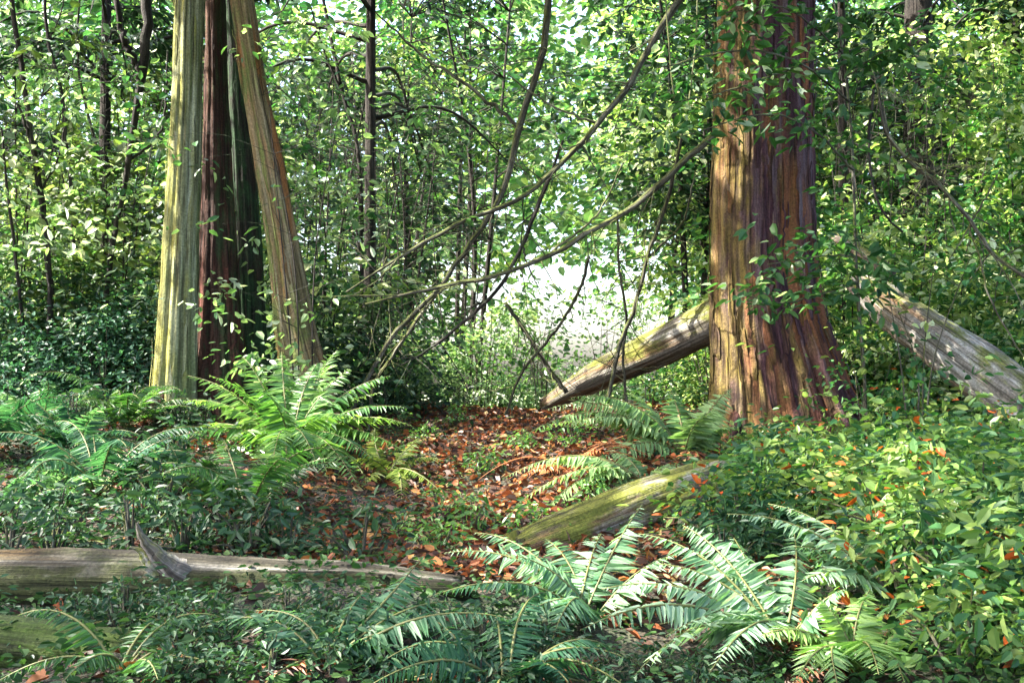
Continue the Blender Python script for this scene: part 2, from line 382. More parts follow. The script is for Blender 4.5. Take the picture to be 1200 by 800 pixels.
# ------------------------------------------------------------------ ground
def make_ground():
    n = 300
    u = np.linspace(-1, 1, n)
    xs = np.sinh(u * 4.2) / np.sinh(4.2) * 300
    ys = 7 + np.sinh(np.linspace(-.86, 1, n) * 4.6) / np.sinh(4.6) * 320
    X, Y = np.meshgrid(xs, ys)
    Z = gz(X, Y) + (R.normal(0, .012, X.shape)) * (np.abs(Y) < 25)
    mb = MB(); i = np.arange(n - 1)[:, None]; j = np.arange(n - 1)[None]
    Q = np.stack([i * n + j, i * n + j + 1, (i + 1) * n + j + 1, (i + 1) * n + j], -1)
    mb.add(np.stack([X, Y, Z], -1), Q, .5, smooth=True)
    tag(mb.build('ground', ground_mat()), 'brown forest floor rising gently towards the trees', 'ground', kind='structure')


make_ground()

# ------------------------------------------------------------------ gaps in the canopy: rays to the sun kept open
GAPS = []
for px, py, Y, r in [(700, 425, 12.6, .75), (760, 395, 12.1, .55), (1110, 390, 9.4, .40), (1160, 430, 9.2, .30), (310, 450, 9.6, .42), (370, 470, 9.5, .40),
                     (450, 470, 9.5, .35), (250, 668, 5.1, .20), (360, 680, 5.1, .20), (165, 635, 5.0, .18),
                     (700, 590, 7.0, .40), (640, 575, 7.4, .3), (560, 560, 8, .5), (640, 510, 10, .7), (540, 500, 10.5, .5), (790, 700, 4.7, .26), (860, 700, 4.6, .26),
                     (930, 640, 5.2, .28), (600, 660, 5.2, .30), (480, 670, 4.9, .2), (740, 620, 5.4, .25), (970, 740, 4.4, .2),
                     (1000, 560, 7.5, .3), (1150, 540, 7.8, .4), (200, 330, 10.8, .35), (340, 380, 11, .3), (230, 100, 10.8, .3),
                     (840, 350, 10.6, .3), (840, 150, 10.6, .35), (900, 130, 9.6, .4), (850, 440, 10.6, .25), (640, 400, 15.5, 1.6), (540, 430, 14.5, 1.0),
                     (130, 560, 8, .4), (1130, 750, 4.3, .25), (60, 520, 9, .4), (1110, 385, 9.4, .8), (1160, 420, 9.2, .5), (670, 448, 13, .6), (790, 385, 12, .6), (735, 410, 12.4, .6), (760, 580, 6.9, .35), (100, 670, 5.1, .15), (440, 685, 5, .15), (560, 480, 11.5, .6), (620, 560, 8, .5), (520, 540, 9, .45),
                     (1040, 120, 14.5, .4), (1100, 90, 14, .5), (1160, 130, 13.2, .4), (1190, 200, 13.2, .5), (1120, 200, 13.6, .4), (1060, 260, 13.6, .4), (1150, 290, 13, .4), (1000, 220, 15, .4),
                     (1010, 330, 12.5, .5), (1170, 70, 13.2, .5), (370, 120, 13.8, .6), (400, 230, 13.8, .6), (450, 190, 14, .7), (500, 240, 15, .7), (440, 290, 14, .6), (520, 130, 15.5, .6),
                     (580, 160, 16, .6), (340, 290, 14, .5), (90, 60, 14, .6), (30, 150, 13.6, .5), (130, 180, 14.5, .6), (60, 230, 14, .5), (150, 280, 14, .5),
                     (430, 480, 9.0, .4), (280, 520, 9.0, .35), (400, 540, 8.8, .4), (1060, 610, 6.0, .3), (1080, 500, 8.8, .35), (900, 540, 7.4, .25),
                     (730, 520, 8.8, .5), (680, 560, 8.2, .4), (800, 640, 5, .3), (560, 680, 5, .28), (660, 690, 4.8, .28), (980, 770, 4, .22), (480, 665, 4.6, .15)]:
    GAPS.append((at(px, py, Y), r))


for px in range(450, 800, 55):
    for py in (335, 385, 430):
        GAPS.append((at(px, py, 14.2), .65))
for gx in np.arange(-2, 8, 1.5):
    for gy in np.arange(19, 44, 2.5): GAPS.append((np.array([gx, gy, float(gz(gx, gy))]), .9))
LOW_GAPS = [g for g in GAPS if g[0][2] < 2.6]
for q in ((660, 570, 7.6, .5), (720, 505, 8.8, .7), (650, 495, 9.0, .55), (610, 540, 8.2, .5)): GAPS.append((at(*q[:3]), q[3]))
gr_ = np.random.default_rng(41)
for q in ((1000, 520, 8.8, .4), (1120, 500, 8.8, .5), (1180, 540, 8, .5), (1060, 550, 7.8, .5), (1000, 600, 6.6, .4), (1130, 590, 6.8, .5), (1190, 580, 7, .4), (1090, 480, 9.3, .5), (1030, 470, 9.6, .4), (1180, 500, 8.6, .5), (1140, 660, 5.3, .35), (300, 500, 8.8, .4), (370, 450, 9.2, .4)): GAPS.append((at(*q[:3]), q[3]))
for k in range(34):
    GAPS.append((at(gr_.uniform(980, 1220), gr_.uniform(60, 340), gr_.uniform(11.8, 14.5)), gr_.uniform(.3, .5)))
for k in range(12):
    GAPS.append((at(gr_.uniform(320, 600), gr_.uniform(60, 330), gr_.uniform(12.8, 15.5)), gr_.uniform(.35, .6)))
for k in range(10):
    GAPS.append((at(gr_.uniform(-10, 200), gr_.uniform(30, 300), gr_.uniform(12.8, 14.5)), gr_.uniform(.5, .8)))
for k in range(60):
    GAPS.append((at(gr_.uniform(-20, 1220), gr_.uniform(20, 350), gr_.uniform(13.2, 16.5)), gr_.uniform(.4, .75)))


def gapped(P, extra=0.):
    """keep only canopy points away from the open rays"""
    ok = np.ones(len(P), bool)
    for g, r in GAPS:
        d = P - g; t = d @ SUN; q = np.linalg.norm(d - t[:, None] * SUN, axis=1)
        ok &= ~((t > 3.5) & (q < (r + extra) * 1.0))
    return ok


# ------------------------------------------------------------------ foliage helpers
def clump_leaves(mb, centres, n_each, spread, flat, L, ratio, clump_tint=None, mat=0, droop=.25, carve=False, up=1.0, trand=.34):
    c = np.asarray(centres, float); k = len(c)
    ct = R.uniform(0, 1, k) if clump_tint is None else clump_tint
    idx = np.repeat(np.arange(k), n_each)
    n = len(idx)
    sz = np.repeat(R.uniform(.55, 1.35, k) * spread, n_each)
    off = R.normal(0, 1, (n, 3)) * sz[:, None] * np.array([1, 1, flat])
    tilt = np.repeat(R.normal(0, .28, (k, 2)), n_each, 0)
    off[:, 2] += off[:, 0] * tilt[:, 0] + off[:, 1] * tilt[:, 1]
    P = c[idx] + off
    t = np.clip(ct[idx] * (1 - trand) + R.uniform(0, 1, n) * trand, 0, 1)
    if carve:
        ok = gapped(P); P, t, off = P[ok], t[ok], off[ok]; n = len(P)
    D = unit(off * np.array([1, 1, .3]) + R.normal(0, .5, (n, 3)) * sz.mean()); D[:, 2] -= droop
    N = R.normal(0, .55, (n, 3)); N[:, 2] += up
    ln = L * R.uniform(.6, 1.3, n)
    leaves(mb, P, D, N, ln, ln * ratio * R.uniform(.8, 1.2, n), t, mat)


def in_blob(n, rx, ry, z0, z1, shape=1.0, hollow=.35):
    """uneven volume of clump centres, fuller towards its outside"""
    out = []
    lob = R.uniform(0, 6.28, 4); am = R.uniform(.1, .3, 4)
    while len(out) < n:
        a = R.uniform(0, 6.28); u = R.uniform(0, 1)
        q = hollow + (1 - hollow) * math.sqrt(R.uniform(0, 1))
        e = math.sin(math.pi * min(1, max(0, u)) ** shape) ** .6
        k = 1 + sum(am[i] * math.cos((i + 1) * a + lob[i] + 3 * u) for i in range(4))
        out.append((q * rx * e * k * math.cos(a), q * ry * e * k * math.sin(a), z0 + (z1 - z0) * u))
    return np.array(out)


def make_shrub_tree(name, label, cat, group, h, rad, z0, nclump, per, L, ratio, leafm, barkm, nstem=4, flat=.35, spread=.3, sr=.03):
    t = thing(name, label, cat, (0, 0, 0), group)
    cl = in_blob(nclump, rad, rad, z0, h)
    tb = MB()
    for k in range(nstem):
        a = 6.28 * k / nstem + R.uniform(-.6, .6); q = rad * R.uniform(.25, .6)
        top = np.array([math.cos(a) * q, math.sin(a) * q, h * R.uniform(.75, .98)])
        b = np.array([math.cos(a) * .08, math.sin(a) * .08, -.15])
        midp = b * .5 + top * .5 + R.normal(0, .12, 3) * h * .2 + np.array([-math.cos(a), -math.sin(a), 0]) * q * .25
        c = tube(tb, [b, midp, top], [sr * R.uniform(.8, 1.3), sr * .7, sr * .25], 6, 16, tint=R.uniform())
        for p in cl[k::nstem][::2]:
            d = np.linalg.norm(c - p, axis=1); d[c[:, 2] > p[2]] += 1
            s = c[int(np.argmin(d))]
            tube(tb, [s, (s + p) / 2 + np.array([0, 0, .12 * np.linalg.norm(p - s)]), p], [sr * .26, sr * .18, sr * .08], 4, 6, tint=R.uniform())
    tb.build('trunk', barkm, t)
    cb = MB(); clump_leaves(cb, cl, per, spread, flat, L, ratio)
    cb.build('crown', leafm, t)
    return t


def make_bush(name, label, cat, group, h, rad, nclump, per, L, ratio, leafm, nstem=7, spread=.16):
    t = thing(name, label, cat, (0, 0, 0), group)
    cl = in_blob(nclump, rad, rad, .02, h, hollow=.2)
    cl[:, 2] *= 1 - .35 * (np.hypot(cl[:, 0], cl[:, 1]) / rad) ** 2
    tb = MB()
    for p in cl[R.choice(len(cl), min(nstem * 2, len(cl)), replace=False)]:
        b = np.array([p[0] * .12, p[1] * .12, -.08])
        tube(tb, [b, b * .5 + p * .5 + np.array([0, 0, h * .18]), p], [.012 * (1 + h * .3), .009, .004], 5, 8, tint=R.uniform())
    tb.build('stems', M['twig'], t)
    cb = MB(); clump_leaves(cb, cl, per, spread, .7, L, ratio, droop=.15, up=.8)
    cb.build('foliage', leafm, t)
    return t


# ------------------------------------------------------------------ the big red cedar on the right
def trunk_rows(mb, rows, D, top_z, seg, n, rf, mat=0, depth_scale=1.0, base_drop=.35, top_r=.5):
    pts, rad = [], []
    rows = sorted(rows, key=lambda r: -r[0])
    y, l, r = rows[0]
    p = at((l + r) / 2, y, D); pts.append(p - np.array([0, 0, base_drop])); rad.append((r - l) / 2 * D / F * 1.04)
    for y, l, r in rows:
        pts.append(at((l + r) / 2, y, D)); rad.append((r - l) / 2 * D / F)
    d = pts[-1] - pts[-2]; d = d / d[2]
    p = pts[-1] + d * (top_z - pts[-1][2])
    pts.append((pts[-1] + p) / 2); rad.append(rad[-1] * (.5 + top_r / 2)); pts.append(p); rad.append(rad[-2] * top_r)
    # resample by height so that the rings are even
    pts = np.array(pts); rad = np.array(rad)
    ln = np.concatenate([[0], np.cumsum(np.linalg.norm(np.diff(pts, axis=0), axis=1))])
    low = np.linspace(0, ln[-3], int(n * .8)); hi = np.linspace(ln[-3], ln[-1], n - int(n * .8) + 1)[1:]
    q = np.concatenate([low, hi])
    P = np.stack([np.interp(q, ln, pts[:, k]) for k in range(3)], 1); rr = np.interp(q, ln, rad)
    for _ in range(3):
        P[1:-1] = (P[:-2] + 2 * P[1:-1] + P[2:]) / 4; rr[1:-1] = (rr[:-2] + 2 * rr[1:-1] + rr[2:]) / 4
    return tube(mb, P, rr, seg, n, rf, mat=mat)


cb = on_ground(920, 11)
cedar = thing('cedar_tree', 'thick cedar trunk, orange-olive on its left side and maroon on its right, among bushes', 'tree', cb)
mb = MB()
CEDAR_ROWS = [(-60, 843, 953), (0, 841, 951), (150, 837, 949), (300, 835, 953), (380, 836, 965), (430, 836, 982), (470, 834, 996), (505, 831, 1012), (535, 826, 1026)]
trunk_rows(mb, CEDAR_ROWS, 11, 15, 160, 170, ridged(3, .06, .010, lobes=((3.9, .3, .13, 14), (4.75, .16, -.10, 2), (5.4, .4, .08, 12), (.6, .4, .1, 12), (5.05, .1, -.07, .6)), strip=.017, ns=26, na=64))
mb.build('trunk', M['cedar_bark'], cedar); bark_strips(mb, 330, 2, 105, M['cedar_bark'], cedar)
# surface roots running out into the bushes
for (px, Y, dx, dy) in ((985, 10.75, .75, -.35), (860, 10.6, -.25, -.5), (945, 10.5, .2, -.7)):
    rb = MB(); b = on_ground(px, Y)
    e = b + np.array([dx, dy, 0]); e[2] = gz(e[0], e[1]) - .06
    tube(rb, [b + np.array([-dx * .35, -dy * .35, .32]), b + np.array([0, 0, .10]), (b + e) / 2 + np.array([0, 0, .02]), e], [.14, .13, .08, .03], 14, 20, ridged(px, .08, .02))
    rb.build('root', M['cedar_bark'], cedar)


def big_crown(parent, x, y, z0, z1, rad, n, seed_t=.5, mat='needles', carve=True, per=42, L=.26, ratio=.42, spread=.42):  # out-of-view crowns, enlarged and shifted off their trunks to shade the foreground
    cl = in_blob(n, rad, rad, z0, z1, .8, .1) + np.array([x, y, 0])
    bb = MB()
    for p in cl[::4]:
        s = np.array([x, y, p[2] + .5])
        tube(bb, [s, (s + p) / 2 + np.array([0, 0, .1]), p], [.05, .035, .012], 5, 8)
    bb.build('limbs', M['dark_bark'], parent)
    lb = MB(); clump_leaves(lb, cl, per, spread, .3, L, ratio, carve=carve, droop=.45)
    lb.build('crown', M[mat], parent)


big_crown(cedar, cb[0] + .5, cb[1] - 2, 6.3, 14.5, 6.0, 330)

# ------------------------------------------------------------------ the left cedar clump on the left
lb0 = on_ground(270, 11)
left = thing('cedar_tree', 'clump of pale, red-brown and mossy cedar stems rising from one base', 'tree', lb0)
A_ROWS = [(-60, 208, 239), (0, 206, 238), (100, 203, 237), (200, 198, 236), (300, 191, 233), (400, 185, 231), (470, 179, 231), (505, 174, 233)]
B_ROWS = [(-60, 243, 262), (0, 241, 263), (100, 240, 266), (200, 237, 271), (300, 234, 277), (400, 231, 284), (470, 227, 294), (505, 222, 300)]
C_ROWS = [(-60, 262, 288), (0, 270, 297), (100, 284, 312), (200, 300, 334), (300, 316, 352), (380, 324, 368), (440, 332, 384), (490, 336, 398)]
D_ROWS = [(-60, 262, 280), (0, 264, 283), (100, 267, 291), (200, 272, 300), (300, 275, 306), (400, 276, 312), (470, 275, 322), (505, 272, 330)]
for rows, D, seg, n, rf, mk, lb_, ns in ((A_ROWS, 10.8, 90, 130, ridged(11, .07, .008, lobes=((3.6, .4, .12, 14), (5.3, .2, -.14, 1), (4.4, .12, -.10, .6)), strip=.024, ns=22, na=34), 'grey_cedar', 'yellow-green and pale grey stem on the left', 110),
                                     (B_ROWS, 11.2, 90, 130, ridged(12, .10, .012, lobes=((5.3, .25, -.30, .9), (4.15, .3, .10, 2)), strip=.03, ns=22, na=40), 'brown_cedar', 'red-brown stem in the middle', 120),
                                     (D_ROWS, 11.7, 70, 110, ridged(15, .10, .012, strip=.03, ns=22, na=34), 'green_cedar', 'dark mossy stem at the back', 60),
                                     (C_ROWS, 10.9, 90, 130, ridged(13, .07, .008, lobes=((5.9, .4, .10, 14), (4.3, .15, -.14, 1)), strip=.024, ns=22, na=34), 'lean_cedar', 'leaning mossy tan stem on the right', 110)):
    mb = MB(); trunk_rows(mb, rows, D, 13, seg, n, rf)
    o = mb.build('trunk', M[mk], left); o['label'] = lb_
    bark_strips(mb, ns, 2, 90, M[mk], left, (1, 3), (5, 20), .016)
for (px, Y, dx, dy) in ((180, 10.6, -.3, -.45), (385, 10.7, .5, -.2)):
    rb = MB(); b = on_ground(px, Y); e = b + np.array([dx, dy, 0]); e[2] = gz(e[0], e[1]) - .05
    tube(rb, [b + np.array([-dx * .3, -dy * .3, .30]), b + np.array([0, 0, .10]), e], [.10, .09, .03], 12, 16, ridged(px, .08, .02))
    rb.build('root', M['brown_cedar'], left)
big_crown(left, lb0[0] - 1.2, lb0[1] - 3.2, 6.2, 13.5, 7.4, 590)


# ------------------------------------------------------------------ logs
def log(name, label, pts, rad, mat, seed, seg=48, n=70, jag=.06, amp=.06, extra=None):
    p = np.asarray(pts, float)
    base = p[int(np.argmin(p[:, 2]))]
    t = thing(name, label, 'log', base)
    b = MB(); tube(b, p, rad, seg, n, ridged(seed, amp, .008, strip=.035, ns=14, na=30), jag=jag)
    b.build('trunk', mat, t)
    return t


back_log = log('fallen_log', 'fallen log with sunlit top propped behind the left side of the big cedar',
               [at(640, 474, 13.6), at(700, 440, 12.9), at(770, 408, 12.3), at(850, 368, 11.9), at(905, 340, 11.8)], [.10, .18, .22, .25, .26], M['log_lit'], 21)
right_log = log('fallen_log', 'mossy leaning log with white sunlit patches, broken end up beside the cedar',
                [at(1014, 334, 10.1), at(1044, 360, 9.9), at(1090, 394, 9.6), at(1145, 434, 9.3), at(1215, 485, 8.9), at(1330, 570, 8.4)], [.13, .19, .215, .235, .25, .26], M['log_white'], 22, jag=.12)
b = MB(); tube(b, [at(1044, 322, 10.15), at(1016, 300, 10.3), at(980, 278, 10.5)], [.075, .07, .04], 14, 18, ridged(5, .10, .02, strip=.08, ns=8, na=9), jag=.04)
b.build('broken_limb', M['log_moss'], right_log)
fore_log = log('fallen_log', 'pale weathered log lying across the lower left with a snapped branch stub',
               [at(-120, 690, 5.25), at(0, 684, 5.2), at(150, 684, 5.15), at(300, 688, 5.1), at(420, 688, 5.05), at(540, 691, 5.0)], [.17, .165, .155, .14, .115, .065], M['log_pale'], 23)
b = MB()
for pts, rr_, sd in (([at(240, 688, 5.1), at(205, 668, 5.03), at(182, 648, 5.0), at(167, 630, 4.99), at(160, 612, 4.99)], [.075, .055, .034, .02, .005], 6),
                     ([at(196, 680, 5.05), at(176, 660, 5.01), at(166, 646, 5.0), at(152, 640, 4.99)], [.05, .032, .016, .004], 7)):
    tube(b, pts, rr_, 18, 22, ridged(sd, .16, .03, strip=.13, ns=10, na=9), wob=.06)
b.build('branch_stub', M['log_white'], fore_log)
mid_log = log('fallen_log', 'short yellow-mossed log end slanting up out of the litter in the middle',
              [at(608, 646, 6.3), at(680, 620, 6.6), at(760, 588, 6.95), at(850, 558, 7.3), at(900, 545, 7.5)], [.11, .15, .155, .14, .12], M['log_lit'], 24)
low_log = log('fallen_log', 'low green moss-covered log in the bottom left corner',
              [at(-120, 752, 4.4), at(0, 756, 4.35), at(110, 768, 4.3), at(220, 784, 4.22), at(340, 815, 4.1)], [.115, .115, .11, .105, .085], M['log_green'], 25)


# ------------------------------------------------------------------ ferns
def frond(base, tip, arch, pin, mats, parent, tint0, npairs=30, name='frond', side_tilt=0., wscale=1.0):
    base = np.asarray(base, float); tip = np.asarray(tip, float)
    ln = np.linalg.norm(tip - base)
    ctl = base + (tip - base) * .42 + np.array([0, 0, arch * ln * 1.25])
    u = np.linspace(0, 1, 40)[:, None]
    c = (1 - u) ** 2 * base + 2 * u * (1 - u) * ctl + u * u * tip
    c = c + (side0 := np.cross(unit(tip - base), np.array([0, 0, 1.]))) * (np.sin(u * 3.14) * R.normal(0, .05) * ln)
    mb = MB()
    tube(mb, c[::3], [.0065, .005, .0018], 5, 20, mat=1, tint=.6)
    s = np.linspace(.14, .985, npairs) + R.normal(0, .003, npairs)
    p = np.stack([np.interp(s * 39, np.arange(40), c[:, k]) for k in range(3)], 1)
    T = unit(np.gradient(p, axis=0))
    side = unit(np.cross(T, np.array([0, 0, 1.])))
    if side_tilt:
        n0 = np.cross(side, T); side = unit(side * math.cos(side_tilt) + n0 * math.sin(side_tilt))
    nrm = np.cross(side, T)
    dr_ = R.uniform(.1, .5)
    prof = np.clip(np.minimum(1, (s - .08) / .20), 0, 1) ** .6 * np.clip((1.03 - s) / .72, 0, 1) ** .75
    L = pin * prof
    for sg in (-1, 1):
        D = side * sg + T * .38 - np.array([0, 0, dr_]) + R.normal(0, .12, p.shape)
        N = nrm + R.normal(0, .24, p.shape)
        tt = np.clip(tint0 + R.normal(0, .16, npairs), 0, 1)
        keep = (R.uniform(0, 1, npairs) > .06).astype(float); keep[R.uniform(0, 1, npairs) < .05] = .5
        LL = L * keep * R.uniform(.78, 1.12, npairs) + 1e-4
        leaves(mb, p + R.normal(0, .003, p.shape), D, N, LL, np.maximum(LL * .195 * wscale, .002), tt, 0, fold=.10, bend=.16, m1=.14, m2=.6, w1=.52, w2=.36)
    return mb.build(name, mats, parent)


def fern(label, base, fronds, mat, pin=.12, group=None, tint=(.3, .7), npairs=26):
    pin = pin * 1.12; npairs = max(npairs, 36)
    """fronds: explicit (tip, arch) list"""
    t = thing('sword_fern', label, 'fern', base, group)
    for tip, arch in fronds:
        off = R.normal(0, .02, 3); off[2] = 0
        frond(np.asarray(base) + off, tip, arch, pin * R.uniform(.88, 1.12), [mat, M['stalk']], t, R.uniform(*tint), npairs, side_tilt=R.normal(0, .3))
    for k in range(3 if len(fronds) > 6 else 1):
        a = R.uniform(0, 6.28); l = R.uniform(.3, .5); e = np.asarray(base) + np.array([math.cos(a) * l, math.sin(a) * l, 0]); e[2] = gz(e[0], e[1]) + .03
        o = frond(base, e, .25, pin * .7, [M['litter'], M['stalk']], t, .35, 20); o['label'] = 'withered brown frond at the base'
    return t


def round_fronds(base, n, ln, lift=.35, a0=0., a1=6.28, jitter=.2):
    out = []
    for k in range(n):
        a = a0 + (a1 - a0) * (k + R.uniform(-.3, .3)) / n
        l = ln * R.uniform(.75, 1.15)
        out.append((np.asarray(base) + np.array([math.cos(a) * l, math.sin(a) * l, l * (lift + R.uniform(-jitter, jitter))]), R.uniform(.22, .4)))
    return out


def px_fronds(lst):
    return [(at(px, py, Y), arch) for px, py, Y, arch in lst]


b = on_ground(340, 9.0)
fern('large bright green fern with white sunlit frond tips at the foot of the left cedar', b,
     px_fronds([(245, 440, 9.2, .22), (285, 418, 9.5, .2), (330, 412, 9.5, .2), (372, 425, 9.4, .2), (410, 432, 9.3, .2), (458, 440, 9.2, .22), (478, 478, 8.9, .25),
                (475, 530, 8.6, .3), (215, 470, 9.0, .28), (195, 520, 8.8, .3), (205, 570, 8.4, .3), (250, 610, 8.0, .32), (310, 625, 7.8, .35), (390, 620, 7.8, .35), (445, 590, 8.1, .32),
                (300, 455, 8.4, .25), (420, 490, 8.4, .28), (260, 520, 8.2, .3), (370, 540, 7.9, .32), (320, 540, 7.8, .3), (440, 540, 8.2, .3), (350, 440, 9.9, .2), (230, 500, 9.5, .2), (450, 460, 9.6, .2), (280, 600, 7.7, .3), (340, 610, 7.5, .32), (420, 570, 7.8, .3), (220, 440, 9.4, .2), (485, 500, 8.6, .25), (395, 410, 9.6, .2)]), M['fern'], .23, tint=(.2, .95))
b = on_ground(455, 8.5)
fern('low yellow-green fern at the right edge of the large bright fern', b,
     px_fronds([(520, 540, 8.4, .28), (500, 510, 8.7, .22), (410, 540, 8.2, .28), (400, 600, 7.9, .3), (470, 620, 7.7, .32), (525, 585, 8.0, .3), (440, 500, 8.8, .2)]), M['fern_yel'], .12, tint=(.3, .8))
b = on_ground(90, 8.6)
fern('dull green fern among dark plants at the left edge', b,
     px_fronds([(35, 468, 8.6, .25), (70, 462, 8.7, .2), (120, 475, 8.5, .2), (165, 510, 8.3, .25), (5, 510, 8.4, .3), (15, 560, 8.1, .3), (155, 560, 8.0, .3), (90, 590, 7.9, .35), (190, 540, 8.3, .3), (50, 500, 8.2, .3), (130, 530, 8.0, .3)]), M['fern_blue'], .16, tint=(.2, .7))
b = on_ground(15, 6.9)
fern('blue-green fern behind the left end of the pale log', b,
     px_fronds([(80, 555, 6.9, .25), (45, 540, 7, .2), (-30, 560, 6.8, .25), (105, 590, 6.6, .3), (60, 625, 6.4, .3), (-10, 600, 6.5, .3), (110, 630, 6.4, .3), (20, 560, 6.7, .25)]), M['fern_blue'], .14, tint=(.4, .8))
b = on_ground(215, 7.6)
fern('small green fern between the left cedar and the pale log', b,
     px_fronds([(150, 530, 7.6, .25), (200, 522, 7.7, .2), (260, 545, 7.5, .25), (285, 590, 7.2, .3), (140, 590, 7.2, .3), (215, 620, 7.0, .35), (300, 565, 7.6, .3), (180, 560, 7.3, .25), (240, 580, 7.2, .3)]), M['fern'], .13, tint=(.2, .6))
b = on_ground(800, 8.9)
fern('yellow-green fern with long arching fronds beside the left foot of the big cedar', b,
     px_fronds([(668, 466, 8.9, .30), (600, 520, 8.6, .34), (856, 455, 9.1, .2), (735, 460, 9.2, .25), (690, 550, 8.4, .3), (866, 500, 8.8, .25), (785, 455, 9.3, .2), (640, 500, 9.3, .26), (840, 480, 8.4, .22), (660, 500, 8.6, .3), (640, 480, 9.0, .3)]), M['fern_pale'], .21, tint=(.5, 1), npairs=24)
b = on_ground(755, 7.7)
fern('silvery fern with fronds arching low over the red leaf litter', b, px_fronds([(604, 592, 7.5, .30), (640, 545, 7.9, .25), (690, 605, 7.4, .3), (800, 545, 7.7, .22), (720, 530, 8.0, .2), (620, 620, 7.2, .3), (590, 560, 7.8, .28)]), M['fern_pale'], .18, tint=(.7, 1), npairs=24)
for px, Y, lab in ((735, 9.3, 'withered reddish fern collapsed in front of the propped log'), (670, 8.3, 'withered brown fern lying on the litter left of the silvery fern'), (800, 9.9, 'dead russet fern against the left foot of the big cedar')):
    b = on_ground(px, Y); t = thing('withered_fern', lab, 'dead fern', b)
    for k in range(14):
        a = R.uniform(0, 6.28); l = R.uniform(.35, .75); e = b + np.array([math.cos(a) * l, math.sin(a) * l * .7, 0]); e[2] = gz(e[0], e[1]) + R.uniform(.02, .2)
        frond(b, e, R.uniform(.15, .4), R.uniform(.04, .09), [M['litter'], M['litter']], t, R.uniform(.3, .7), 20)
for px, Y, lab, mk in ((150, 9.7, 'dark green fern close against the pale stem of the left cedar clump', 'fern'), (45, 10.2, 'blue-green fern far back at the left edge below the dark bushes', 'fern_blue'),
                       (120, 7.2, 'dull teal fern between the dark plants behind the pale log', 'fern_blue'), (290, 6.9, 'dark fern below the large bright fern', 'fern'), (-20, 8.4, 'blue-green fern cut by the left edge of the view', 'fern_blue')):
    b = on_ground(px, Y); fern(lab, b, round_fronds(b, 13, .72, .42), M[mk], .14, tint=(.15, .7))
# foreground
b = on_ground(385, 3.9)
fern('teal fern in front of the pale log with one frond curling over it', b,
     px_fronds([(494, 654, 4.5, .14), (540, 705, 4.3, .22), (300, 715, 4.2, .22), (235, 735, 4.1, .28), (350, 712, 4.5, .2), (480, 740, 3.9, .25), (600, 725, 3.9, .25), (430, 690, 4.3, .18)]), M['fern_blue'], .115, tint=(.3, .75))
b = on_ground(690, 4.85)
fern('broad blue-green fern in the bottom middle below the slanting log', b,
     px_fronds([(520, 648, 5.0, .26), (556, 624, 5.3, .24), (500, 700, 4.6, .28), (752, 592, 5.3, .14), (590, 735, 4.3, .3), (640, 632, 5.4, .2), (560, 690, 4.7, .25), (705, 625, 5.4, .18), (790, 650, 5.0, .22), (650, 740, 4.2, .28), (600, 650, 4.8, .22)]), M['fern_blue'], .14, tint=(.5, 1), npairs=26)
b = on_ground(915, 4.45)
fern('large silvery fern in the right foreground with a long frond reaching left', b,
     px_fronds([(680, 738, 4.2, .24), (748, 625, 4.8, .24), (705, 690, 4.5, .26), (800, 615, 4.9, .2), (740, 795, 3.9, .25), (860, 630, 4.9, .2), (830, 790, 3.8, .3), (770, 660, 4.6, .22), (930, 620, 5.0, .16), (990, 690, 4.4, .22), (780, 745, 4.0, .26)]), M['fern_blue'], .155, tint=(.65, 1), npairs=27)
b = on_ground(1045, 4.7)
fern('pale green fern frond leaning left over the dark salal leaves', b,
     px_fronds([(852, 602, 4.9, .22), (900, 590, 5.2, .2), (1000, 620, 5.0, .18), (940, 680, 4.5, .26), (1090, 640, 4.9, .2), (930, 640, 4.7, .22)]), M['fern_blue'], .145, tint=(.65, 1), npairs=27)
b = on_ground(1000, 4.1)
fern('mid-green fern at the bottom right with drooping fronds', b,
     px_fronds([(932, 800, 3.7, .34), (985, 820, 3.6, .36), (890, 745, 4.0, .3), (1060, 800, 3.7, .34), (1085, 730, 4.1, .25), (960, 700, 4.2, .2), (1020, 690, 4.3, .2), (1030, 790, 3.6, .34)]), M['fern'], .13, tint=(.6, 1), npairs=26)
b = on_ground(1215, 4.2)
fern('grey-green fern hanging in the bottom right corner', b,
     px_fronds([(1125, 730, 4.1, .22), (1140, 790, 3.9, .3), (1190, 770, 3.9, .3), (1110, 690, 4.5, .22), (1180, 690, 4.3, .2), (1150, 760, 4.0, .26)]), M['fern_blue'], .11, tint=(.4, .9), npairs=26)
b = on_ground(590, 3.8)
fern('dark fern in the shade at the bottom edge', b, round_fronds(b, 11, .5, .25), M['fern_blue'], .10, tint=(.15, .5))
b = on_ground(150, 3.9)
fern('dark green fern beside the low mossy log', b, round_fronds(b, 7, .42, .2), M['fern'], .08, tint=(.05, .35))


# ------------------------------------------------------------------ leaf litter
mb = MB()
n = 17000
x = R.normal(0, 1.05, n) + .15; y = R.uniform(5.2, 14.5, n)
x = x * (.4 + y / 9)
z = gz(x, y) + R.uniform(.005, .05, n)
N = R.normal(0, .6, (n, 3)); N[:, 2] += 1
D = R.normal(0, 1, (n, 3)); D[:, 2] *= .2
L = R.uniform(.03, .10, n)
leaves(mb, np.stack([x, y, z], 1), D, N, L, L * R.uniform(.25, .75, n), R.beta(1.0, 2.1, n), fold=R.uniform(.05, .4, n)[:, None], bend=R.uniform(-.3, .6, n)[:, None])
n = 9000
x = R.uniform(-7, 7, n); y = R.uniform(3.2, 13, n)
z = gz(x, y) + R.uniform(.005, .04, n)
N = R.normal(0, .6, (n, 3)); N[:, 2] += 1
D = R.normal(0, 1, (n, 3)); D[:, 2] *= .2
L = R.uniform(.04, .10, n)
